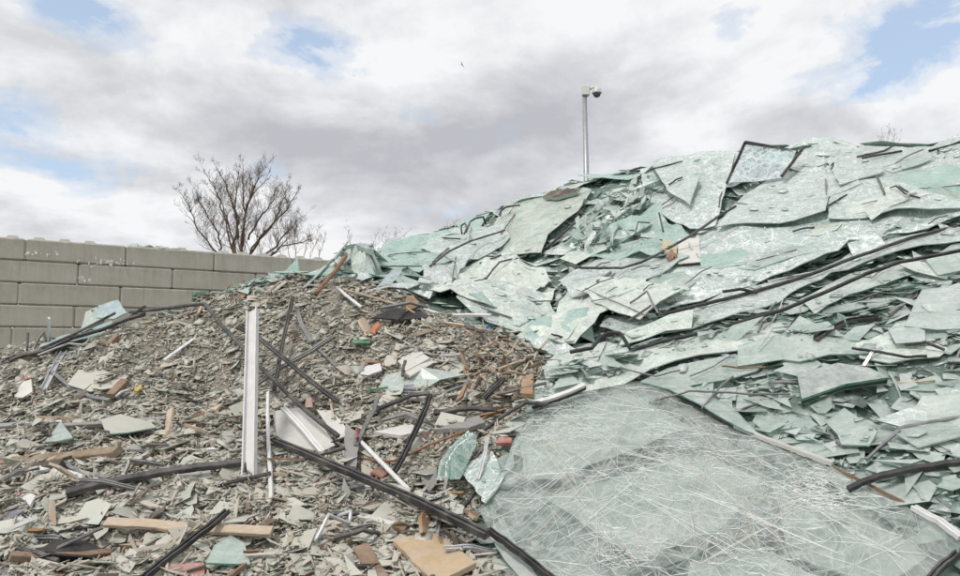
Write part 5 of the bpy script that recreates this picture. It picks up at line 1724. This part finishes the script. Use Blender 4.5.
for mt, pl_, lb in SCR:
    slab('plastic_scrap', [p if len(p) == 3 else (*p, .16) for p in pl_], .025, [mt], lb, 'scrap', jag=.008)

# on top of the wall
def wall_top(px, py_, w_, hgt, mat, name, label, cat, seed):
    r = random.Random(seed)
    b = wall_pt(px, py_)
    b = b - WN * .3
    b[2] = WTOP
    V, Fc = [], []
    n = 7
    for (s_, z_) in ((1, 0), (.95, .35), (.6, .8), (.15, 1.0)):
        for k in range(n):
            a = 6.2832 * k / n
            rr = w_ * .5 * s_ * r.uniform(.7, 1.2)
            V.append((math.cos(a) * rr, math.sin(a) * rr, hgt * z_ * r.uniform(.8, 1.15)))
    for i in range(3):
        for k in range(n):
            Fc.append((i * n + k, i * n + (k + 1) % n, i * n + n + (k + 1) % n, i * n + n + k))
    Fc += [tuple(range(n - 1, -1, -1)), tuple(3 * n + k for k in range(n))]
    tag(obj(name, mesh_from(name, V, Fc, [mat]), None, tuple(b)), label, cat)


wall_top(151, 248, .32, .10, 'green_plastic', 'plastic_scrap', 'crumpled bright green plastic on top of the wall', 'scrap', 1)
wall_top(137, 248, .45, .11, 'glass_pale', 'glass_lump', 'pale glass lump on the wall top, nearer than the green plastic', 'glass', 2)
wall_top(163, 250, .55, .09, 'glass_pale', 'glass_lump', 'pale glass lump on the wall top past the green plastic', 'glass', 3)
wall_top(178, 252, .5, .07, 'glass_dusty', 'glass_lump', 'flat dusty glass lump near the hidden end of the wall top', 'glass', 4)


# paint splashes on the wall: thin dabs on its face
def splash(px, py, w_, h_, n, label, seed):
    r = random.Random(seed)
    V, Fc = [], []
    c = wall_pt(px, py, .004)
    for k in range(n):
        q_ = c + WD * r.gauss(0, w_) + np.array((0, 0, r.gauss(0, h_)))
        a, b = r.uniform(.012, .035), r.uniform(.012, .06)
        m_ = r.randint(5, 7)
        i0 = len(V)
        for j in range(m_):
            t = 6.2832 * j / m_
            V.append(q_ + WD * math.cos(t) * a * r.uniform(.6, 1.2) + np.array((0, 0, math.sin(t) * b * r.uniform(.6, 1.2))) + WN * (.0005 * k))
        Fc.append(tuple(i0 + j for j in range(m_)))
    V = np.array(V) - c
    o = obj('paint_splash', mesh_from('paint_splash', V, Fc, ['paint_splash']), None, tuple(c))
    tag(o, label, 'paint')


splash(103, 262, .42, .055, 34, 'white paint dabs on the upper block row', 1)
splash(37, 253, .2, .05, 16, 'faint white paint dabs near the first joint of the top row', 2)
splash(83, 280, .14, .05, 14, 'white paint dabs at a joint in the second block row', 3)


# ------------------------------------------------------------------ scattered pieces
def prism(n, seed, ragged=.35, elong=1.0):
    """unit broken plate: polygon of about unit size in xy, unit thickness in z"""
    r = random.Random(seed)
    a0 = r.uniform(0, 6.28)
    ang = sorted(a0 + 6.2832 * (k + r.uniform(-.38, .38)) / n for k in range(n))
    P = [(math.cos(a) * .5 * r.uniform(1 - ragged, 1 + ragged) * elong, math.sin(a) * .5 * r.uniform(1 - ragged, 1 + ragged)) for a in ang]
    V = [(x, y, .5) for x, y in P] + [(x * r.uniform(.9, 1.0), y * r.uniform(.9, 1.0), -.5) for x, y in P]
    Fc = [tuple(range(n)), tuple(range(2 * n - 1, n - 1, -1))] + [(i, n + i, n + (i + 1) % n, (i + 1) % n) for i in range(n)]
    return np.array(V), Fc, [0, 0] + [1] * n


def chunk(seed):
    """lumpy crumb"""
    r = random.Random(seed)
    V = []
    for z, s_ in ((-.5, .55), (-.1, 1.0), (.35, .8)):
        for k in range(5):
            a = 6.2832 * (k + r.uniform(-.3, .3)) / 5
            V.append((math.cos(a) * .5 * s_ * r.uniform(.7, 1.2), math.sin(a) * .5 * s_ * r.uniform(.7, 1.2), z * r.uniform(.8, 1.2)))
    V.append((r.uniform(-.1, .1), r.uniform(-.1, .1), .5))
    Fc = [(4, 3, 2, 1, 0)]
    for l in range(2):
        for k in range(5):
            Fc.append((l * 5 + k, l * 5 + (k + 1) % 5, l * 5 + 5 + (k + 1) % 5, l * 5 + 5 + k))
    Fc += [(10 + k, 10 + (k + 1) % 5, 15) for k in range(5)]
    return np.array(V), Fc, [0] * len(Fc)


def frames(nrm_, spin):
    """rotation matrices taking z to nrm_ with a spin"""
    n = len(nrm_)
    ref = np.tile(np.array((1.0, 0, 0)), (n, 1))
    x = ref - nrm_ * (ref * nrm_).sum(1, keepdims=True)
    x /= np.linalg.norm(x, axis=1, keepdims=True) + 1e-9
    y = np.cross(nrm_, x)
    c, s = np.cos(spin)[:, None], np.sin(spin)[:, None]
    return np.stack([x * c + y * s, -x * s + y * c, nrm_], axis=2)


def merged(name, shapes, which, P, Rm, S, tint, mats, label, kind='stuff'):
    Vs, starts, totals, loops, mi, tn = [], [], [], [], [], []
    base = 0; ls = 0
    for k, (V, Fc, fm) in enumerate(shapes):
        id_ = np.nonzero(which == k)[0]
        if not len(id_):
            continue
        W = np.einsum('nij,nvj->nvi', Rm[id_], V[None] * S[id_][:, None, :]) + P[id_][:, None, :]
        nv = len(V)
        Vs.append(W.reshape(-1, 3))
        tn.append(np.repeat(tint[id_], nv))
        offs = base + np.arange(len(id_)) * nv
        flat = np.concatenate([np.array(f) for f in Fc]); tot = np.array([len(f) for f in Fc])
        loops.append((offs[:, None] + flat[None]).ravel())
        totals.append(np.tile(tot, len(id_))); mi.append(np.tile(np.array(fm), len(id_)))
        base += nv * len(id_)
    Vs = np.concatenate(Vs); loops = np.concatenate(loops); totals = np.concatenate(totals); mi = np.concatenate(mi); tn = np.concatenate(tn)
    starts = np.concatenate([[0], np.cumsum(totals)[:-1]])
    me = bpy.data.meshes.new(name)
    me.vertices.add(len(Vs)); me.vertices.foreach_set('co', Vs.ravel())
    me.loops.add(len(loops)); me.loops.foreach_set('vertex_index', loops.astype(np.int32))
    me.polygons.add(len(totals)); me.polygons.foreach_set('loop_start', starts.astype(np.int32)); me.polygons.foreach_set('loop_total', totals.astype(np.int32))
    for m in mats:
        me.materials.append(M[m])
    me.polygons.foreach_set('material_index', mi.astype(np.int32))
    a = me.attributes.new('tint', 'FLOAT', 'POINT'); a.data.foreach_set('value', tn.astype(np.float32))
    me.update(); me.validate()
    o = obj(name, me)
    return tag(o, label, kind=kind)


LMP = np.array([p for _, p in LANDMARKS])


def near_phrase(p):
    return LANDMARKS[int(np.argmin(((LMP - p) ** 2).sum(1)))][0]


def sample(n, region, dmin, dmax, pw=1.0, seed=0, xlo=-230, xhi=1290):
    """points on the heap, denser towards the viewer's side"""
    g = np.random.default_rng(seed)
    outp = []
    while sum(len(o) for o in outp) < n:
        d = dmin + (dmax - dmin) * g.random(n) ** pw
        px = g.uniform(xlo, xhi, n)
        x = (px - 480) / F * d
        k = region(x, d)
        outp.append(np.stack([x[k], d[k]], 1))
    return np.concatenate(outp)[:n]


def scatter(name, n_one, n_all, region, dr, size, thick, shapes, mats_one, mats_bits, stuff_name, stuff_label, word, cat, group, lift=(0, .06), tilt=.25, upw=.35, seed=0, aspect=(.5, 1.0), pw=1.0, big_lift=.03, on_top=.07, steep=0.0):
    g = np.random.default_rng(seed)
    if n_all > 800:
        n_all = int(n_all * 1.3)
    XY = sample(n_all, region, dr[0], dr[1], pw, seed)
    n = len(XY)
    sz = np.clip(np.exp(g.normal(math.log(size[0]), size[1], n)), size[2], size[3])
    N = slope_n(XY[:, 0], XY[:, 1]) * (1 - upw) + np.array((0, 0, upw))
    sig = np.full(n, tilt)
    if steep > 0:
        sig[g.random(n) < steep] = .9
    N = N + g.normal(0, 1, (n, 3)) * sig[:, None]
    N /= np.linalg.norm(N, axis=1, keepdims=True)
    N[N[:, 2] < 0] *= -1
    z = h(XY[:, 0], XY[:, 1]) + g.uniform(lift[0], lift[1], n)
    S = np.stack([sz, sz * g.uniform(aspect[0], aspect[1], n), g.uniform(thick[0], thick[1], n)], 1)
    P = np.column_stack([XY, z])
    Rm = frames(N, g.uniform(0, 6.28, n))
    which = g.integers(0, len(shapes), n)
    tint = g.random(n)
    under = inside(PANE_XY, XY[:, 0], XY[:, 1])
    pz = PANE_Z(XY[:, 0], XY[:, 1])
    tiltz = sz * np.sqrt(1 - N[:, 2] ** 2) * .5
    # below the great pane pieces lie flat under it
    P[under, 2] = np.minimum(P[under, 2], pz[under] - .05 - tiltz[under] * 1.3)
    top = surf(XY[:, 0], XY[:, 1])
    base_ = h(XY[:, 0], XY[:, 1])
    cov_ = (top - base_ > .02) & ~under
    on = cov_ & (g.random(n) < on_top) & (sz < .22)
    off = cov_ & ~on
    P[off, 2] = np.minimum(P[off, 2], top[off] - .03 - tiltz[off])
    P[on, 2] = top[on] + .006 + tiltz[on] * .3
    Nn = slope_n(XY[:, 0], XY[:, 1]) + g.normal(0, .06, (n, 3))
    Nn /= np.linalg.norm(Nn, axis=1, keepdims=True)
    N[on] = Nn[on]
    Rm[on] = frames(N[on], g.uniform(0, 6.28, int(on.sum())))
    lw = lookup(LOW, XY[:, 0], XY[:, 1]) > .3
    P[lw, 2] = np.minimum(P[lw, 2], np.maximum(P[lw, 2] - .06, base_[lw] + .004))
    under |= off
    px, py, dep = project(P)
    vis = (px > 4) & (px < 956) & (py > 4) & (py < 574) & ~under
    order = np.argsort(-np.where(vis, S[:, 0] * S[:, 1] / dep ** 2, 0))
    one = order[:n_one]
    rest = order[n_one:]
    if len(rest):
        merged(stuff_name, shapes, which[rest], P[rest], Rm[rest], S[rest], tint[rest], mats_bits, stuff_label)
    meshes = []
    for k, (V, Fc, fm) in enumerate(shapes):
        meshes.append(mesh_from(name, V, Fc, mats_one, fm))
    for i in one:
        p = P[i].copy(); p[2] += big_lift
        o = bpy.data.objects.new(name, meshes[which[i]])
        m_ = Matrix(Rm[i].tolist()).to_4x4()
        o.matrix_world = Matrix.Translation(Vector(p)) @ m_ @ Matrix.Diagonal((*S[i], 1))
        col.objects.link(o)
        w_ = S[i, 0] / dep[i] * F
        sw = 'very large' if w_ > 60 else 'large' if w_ > 44 else 'middling' if w_ > 30 else 'small' if w_ > 20 else 'little'
        nc = len(shapes[which[i]][1]) - 2
        sw += '' if shapes is not PLATES else {3: ' three-cornered', 4: ' four-cornered', 5: ' five-cornered', 6: ' six-cornered'}[nc]
        sw += ' narrow' if S[i, 1] < S[i, 0] * .62 and shapes is PLATES else ''
        ph = near_phrase(p)
        st = 'steeply tilted' if N[i, 2] < .62 else 'lying'
        tag(o, ('%s %s %s %s' % (sw, word, st, ph)).replace('steeply tilted', 'tilted'), cat, '%s %s' % (group, ph))
    return P


in_glass = lambda x, y: inside(GLASS, x, y)
in_mound = lambda x, y: ~inside(GLASS, x, y) & (h(x, y) > 0.02)
_rim = [tuple(at_depth(px, py, d)[:2]) for px, py, d in ((-60, 372, 11.6), (60, 352, 11.2), (150, 322, 10.7), (262, 292, 10.0), (300, 285, 10.5), (300, 262, 13.5), (150, 318, 14), (-60, 366, 14))]
in_rim = lambda x, y: inside(_rim, x, y)
in_flow = lambda x, y: inside(GLASS, x, y) & (y < 9.2)

PLATES = [prism(random.Random(k).choice((3, 3, 4, 4, 4, 5, 5, 6)), 100 + k, .45) for k in range(24)]
LONGS = [prism(4, 300 + k, .25, 1.0) for k in range(8)]
CHUNKS = [chunk(500 + k) for k in range(10)]

# glass heap: fallen flat shards
scatter('glass_shard', 300, 9000, in_flow, (4.2, 9.2), (.11, .75, .025, .60), (.004, .008), PLATES, ['glass_pale', 'glass_edge'], ['glass_pale_bits', 'glass_edge_bits'], 'glass_cullet', 'loose pale green broken glass covering the lower glass heap', 'pale green glass shard', 'glass shard', 'pale glass shards', lift=(-.02, .06), tilt=.16, upw=.25, seed=31, big_lift=.03, steep=.05, aspect=(.35, 1.0))
scatter('glass_fragment', 200, 9500, lambda x, y: inside(GLASS, x, y) & (y >= 8.6), (8.6, 18), (.17, .6, .05, .6), (.006, .014), PLATES, ['laminated', 'glass_edge_pale'], ['glass_far_bits', 'glass_edge_bits'], 'broken_glass', 'broken glass filling the upper heap between the big sheets', 'milky crazed glass fragment', 'glass fragment', 'milky glass fragments', lift=(-.04, .05), tilt=.20, upw=.05, seed=32, big_lift=.02, steep=.0, aspect=(.15, .9), on_top=.04)
# tangle of upright slivers between the two dark strips under the crest
_tan = [tuple(hit(px, py, H0)[:2]) for px, py in ((578, 262), (574, 240), (592, 216), (620, 198), (648, 176), (662, 190), (650, 215), (640, 240), (622, 262))]
scatter('glass_sliver', 130, 420, lambda x, y: inside(_tan, x, y), (10.5, 16), (.42, .4, .12, .8), (.008, .016), LONGS, ['glass_pale', 'glass_edge'], ['glass_far_bits', 'glass_edge_bits'], 'tangled_slivers', 'tangle of upright glass slivers under the crest', 'narrow green glass sliver', 'glass sliver', 'tangled slivers', lift=(.05, .22), tilt=.45, upw=-.2, seed=38, aspect=(.12, .4), on_top=1.0, big_lift=.05, steep=.3)
# green rim below the wall
scatter('rim_shard', 90, 1500, in_rim, (9.8, 14), (.18, .5, .05, .55), (.008, .016), PLATES, ['glass_aqua', 'glass_edge'], ['glass_pale_bits', 'glass_edge'], 'rim_glass', 'broken green glass along the rim below the wall', 'aqua glass shard', 'glass shard', 'aqua rim shards', lift=(0, .08), tilt=.25, seed=33, big_lift=.05)
# mound: dusty glass, crumbs, chunks, wood
scatter('dusty_shard', 300, 17000, in_mound, (4.2, 12.5), (.070, .68, .02, .30), (.004, .009), PLATES, ['glass_dusty', 'glass_edge_dusty'], ['glass_dusty_bits', 'glass_edge_dusty'], 'dusty_cullet', 'dusty grey green broken glass covering the debris mound', 'dusty grey green glass shard', 'glass shard', 'dusty shards', lift=(-.01, .055), tilt=.22, upw=.25, seed=34, pw=1.25, on_top=.0, big_lift=.015, steep=.06, aspect=(.3, .9))
scatter('rubble_plate', 220, 76000, in_mound, (4.2, 12.5), (.037, .68, .010, .28), (.003, .014), PLATES, ['chunk', 'chunk'], ['bits', 'bits'], 'debris', 'grey beige crumbled debris covering the mound', 'flat grey beige debris piece', 'debris piece', 'flat debris pieces', lift=(-.02, .055), tilt=.27, upw=.35, seed=35, pw=1.12, on_top=.0, big_lift=.015, steep=.06, aspect=(.22, .8))
scatter('debris_sliver', 60, 13000, in_mound, (4.2, 12.5), (.11, .5, .03, .4), (.004, .014), LONGS, ['chunk', 'chunk'], ['bits', 'bits'], 'sliver_debris', 'thin dusty slivers strewn through the debris mound', 'thin dusty sliver', 'sliver', 'thin slivers', lift=(0, .07), tilt=.33, upw=.3, seed=37, pw=1.3, on_top=.0, big_lift=.02, steep=.12, aspect=(.06, .2))
scatter('rubble_lump', 60, 7000, in_mound, (4.2, 12.5), (.032, .5, .012, .14), (.015, .04), CHUNKS, ['chunk'], ['bits'], 'rubble', 'fine grey beige crumbs between the debris', 'crumbly grey beige lump', 'lump', 'crumbly lumps', lift=(-.01, .04), tilt=.4, upw=.4, seed=36, pw=1.4, on_top=.0, big_lift=.02)
for (mt, n_, sd, wd_) in (('wood_pale', 90, 41, 'pale'), ('wood_brown', 85, 42, 'brown'), ('wood_orange', 20, 43, 'orange brown'), ('wood_dark', 70, 44, 'dark'), ('white_plastic', 26, 45, 'white')):
    nm_ = 'wood_splinter' if mt != 'white_plastic' else 'plastic_sliver'
    kd = 'wood splinter' if mt != 'white_plastic' else 'plastic sliver'
    scatter(nm_, n_, n_, in_mound, (4.4, 11), (.20, .45, .07, .5), (.012, .03), LONGS, [mt, mt], [mt, mt], 'x', 'x', '%s %s' % (wd_, kd), kd, '%s %ss' % (wd_, kd), lift=(.03, .10), tilt=.35, upw=.3, seed=sd, aspect=(.08, .2), pw=1.1, big_lift=.02, steep=.1)


_seam = [tuple(hit(px, py, H0)[:2]) for px, py in ((462, 345), (500, 336), (545, 352), (548, 378), (530, 405), (500, 425), (470, 420), (455, 385))]
for (mt, n_, sd, wd_) in (('wood_orange', 10, 81, 'orange brown'), ('wood_brown', 20, 82, 'brown'), ('wood_pale', 26, 83, 'pale'), ('wood_dark', 22, 84, 'dark')):
    scatter('wood_stick', n_, n_, lambda x, y: inside(_seam, x, y), (5.5, 9.5), (.26, .45, .1, .55), (.012, .03), LONGS, [mt, mt], [mt, mt], 'x', 'x', '%s wood stick' % wd_, 'stick', '%s seam sticks' % wd_, lift=(.03, .14), tilt=.45, upw=.2, seed=sd, aspect=(.06, .14), big_lift=.03, steep=.25)


# short bars of spacer strip among the glass and debris
def loose_bars(n, region, dr, seed, mats, lens, wid, lift, group):
    r = random.Random(seed)
    XY = sample(n, region, dr[0], dr[1], 1.1, seed, 5, 955)
    lift = (.02, .06)
    for i, (x, y) in enumerate(XY):
        if inside(PANE_XY, np.array([x]), np.array([y]))[0]:
            continue
        ln = r.uniform(*lens)
        a = r.gauss(0.35, .5)
        c = np.array((x, y, float(surf(x, y)) + r.uniform(*lift)))
        sn = slope_n(np.array([x]), np.array([y]))[0]
        d = np.array((math.cos(a), math.sin(a), 0)); d = d - sn * np.dot(d, sn) + np.array((0, 0, r.gauss(0, .15))); d /= np.linalg.norm(d)
        kink = np.array((r.gauss(0, .08), r.gauss(0, .05), r.uniform(0, .16))) * ln
        path = dense([c - d * ln / 2, c + kink * r.choice((0, .5, 1)), c + d * ln / 2], 3, .004, i)
        mt = r.choice(mats)
        wv = r.uniform(*wid)
        V, Fc = strip_data(path, wv, wv * r.uniform(.6, 1), r.choice(('box', 'groove')))
        V, c0 = recentre(V)
        o = obj('spacer_bar', mesh_from('spacer_bar', V, Fc, [mt]), None, c0)
        ph = near_phrase(c)
        cw = {'bar_dark': 'dark', 'bar_black': 'black', 'bar_grey': 'grey', 'aluminium': 'bright'}[mt]
        tag(o, '%s %s spacer strip lying %s' % ('long' if ln > .5 else 'short', cw, ph), 'strip', '%s %s' % (group, ph))


loose_bars(60, in_mound, (4.6, 11), 51, ('bar_dark', 'bar_black', 'bar_grey', 'bar_grey', 'aluminium'), (.2, .7), (.014, .035), (.05, .12), 'spacer strips')
loose_bars(70, in_glass, (4.8, 15), 52, ('bar_dark', 'bar_dark', 'bar_black', 'bar_grey', 'bar_grey', 'aluminium'), (.2, .7), (.012, .028), (.06, .13), 'spacer strips')


# extra crumpled sheets over the upper heap
def loose_sheets(n, seed, lo=7.4, hi=17, xa=300, low=False):
    r = random.Random(seed)
    XY = sample(n, lambda x, y: inside(GLASS, x, y) & ~inside(PANE_XY, x, y) & (y > lo), lo, hi, 1.0, seed, xa, 990)
    for i, (x, y) in enumerate(XY):
        if r.random() < .45 and any(inside(pp, np.array([x]), np.array([y]))[0] for pp, _ in SHEETS):
            continue
        s_ = r.uniform(.24, .62) * (.6 + y / 24) * (1.25 if low else 1)
        m_ = r.choice((4, 4, 5, 6))
        a0 = r.uniform(0, 6.28)
        poly = []
        for k in range(m_):
            a = a0 + 6.2832 * (k + r.uniform(-.3, .3)) / m_
            poly.append((x + math.cos(a) * s_ * r.uniform(.7, 1.3), y + math.sin(a) * s_ * r.uniform(.5, 1.0)))
        pc = [(x, y)] + [((1 - t_) * x + t_ * a_, (1 - t_) * y + t_ * b_) for a_, b_ in poly for t_ in (.5, 1)]
        q_ = np.array([(x + (a_ - x) * t_ * (1 - v_) + (c_ - x) * t_ * v_, y + (b_ - y) * t_ * (1 - v_) + (d_ - y) * t_ * v_) for (a_, b_), (c_, d_) in zip(poly, poly[1:] + poly[:1]) for t_ in (.15, .35, .55, .75, .95) for v_ in (0, .33, .66)])
        if (lookup(KEEP, q_[:, 0], q_[:, 1]) > .2).any():
            continue
        if sum(float(lookup(LOW, a_, b_)) > .2 for a_, b_ in pc) >= 3 and r.random() < .7:
            continue
        tx, ty = r.gauss(0, .12), r.gauss(.05, .12)
        z0 = float(lookup(Hs, x, y))
        sx, sy = -float(lookup(NXg, x, y)), -float(lookup(NYg, x, y))
        lf = r.uniform(.03, .10)
        sd = r.randint(0, 999)
        zf = lambda X, Y: np.maximum(.6 * (z0 + (sx + tx) * (X - x) + (sy + ty) * (Y - y)) + .4 * lookup(Hs, X, Y) + lf + .05 * crease(X, Y, sd), surf(X, Y) + .01)
        d = sheet_data(poly, zf, .010, .24, .012, i)
        if d is None:
            continue
        V, c0 = recentre(d[0])
        mt, cw = r.choice((('glass_pale', 'flat see-through'), ('glass_pale', 'flat see-through'), ('laminated', 'flat crazed'), ('laminated_cream', 'flat cream'))) if low else r.choice((('laminated', 'milky crazed'), ('laminated_coarse', 'coarsely crazed'), ('laminated', 'milky crazed'), ('glass_pale', 'smooth pale green'), ('glass_aqua', 'aqua'), ('laminated_cream', 'cream')))
        o = obj('glass_sheet_piece', mesh_from('glass_sheet_piece', V, d[1], [mt, 'glass_edge' if r.random() < .5 else 'glass_edge_pale'], d[2]), None, c0)
        ph = near_phrase(np.array((x, y, z0)))
        sw = 'broad' if s_ > .55 else 'medium' if s_ > .4 else 'small'
        tag(o, '%s %s %s-sided sheet piece %s' % (sw, cw, {4: 'four', 5: 'five', 6: 'six'}[m_], ph), 'glass sheet', 'sheet pieces %s' % ph)


loose_sheets(230, 61)
loose_sheets(150, 62, 5.0, 8.6, 600, True)
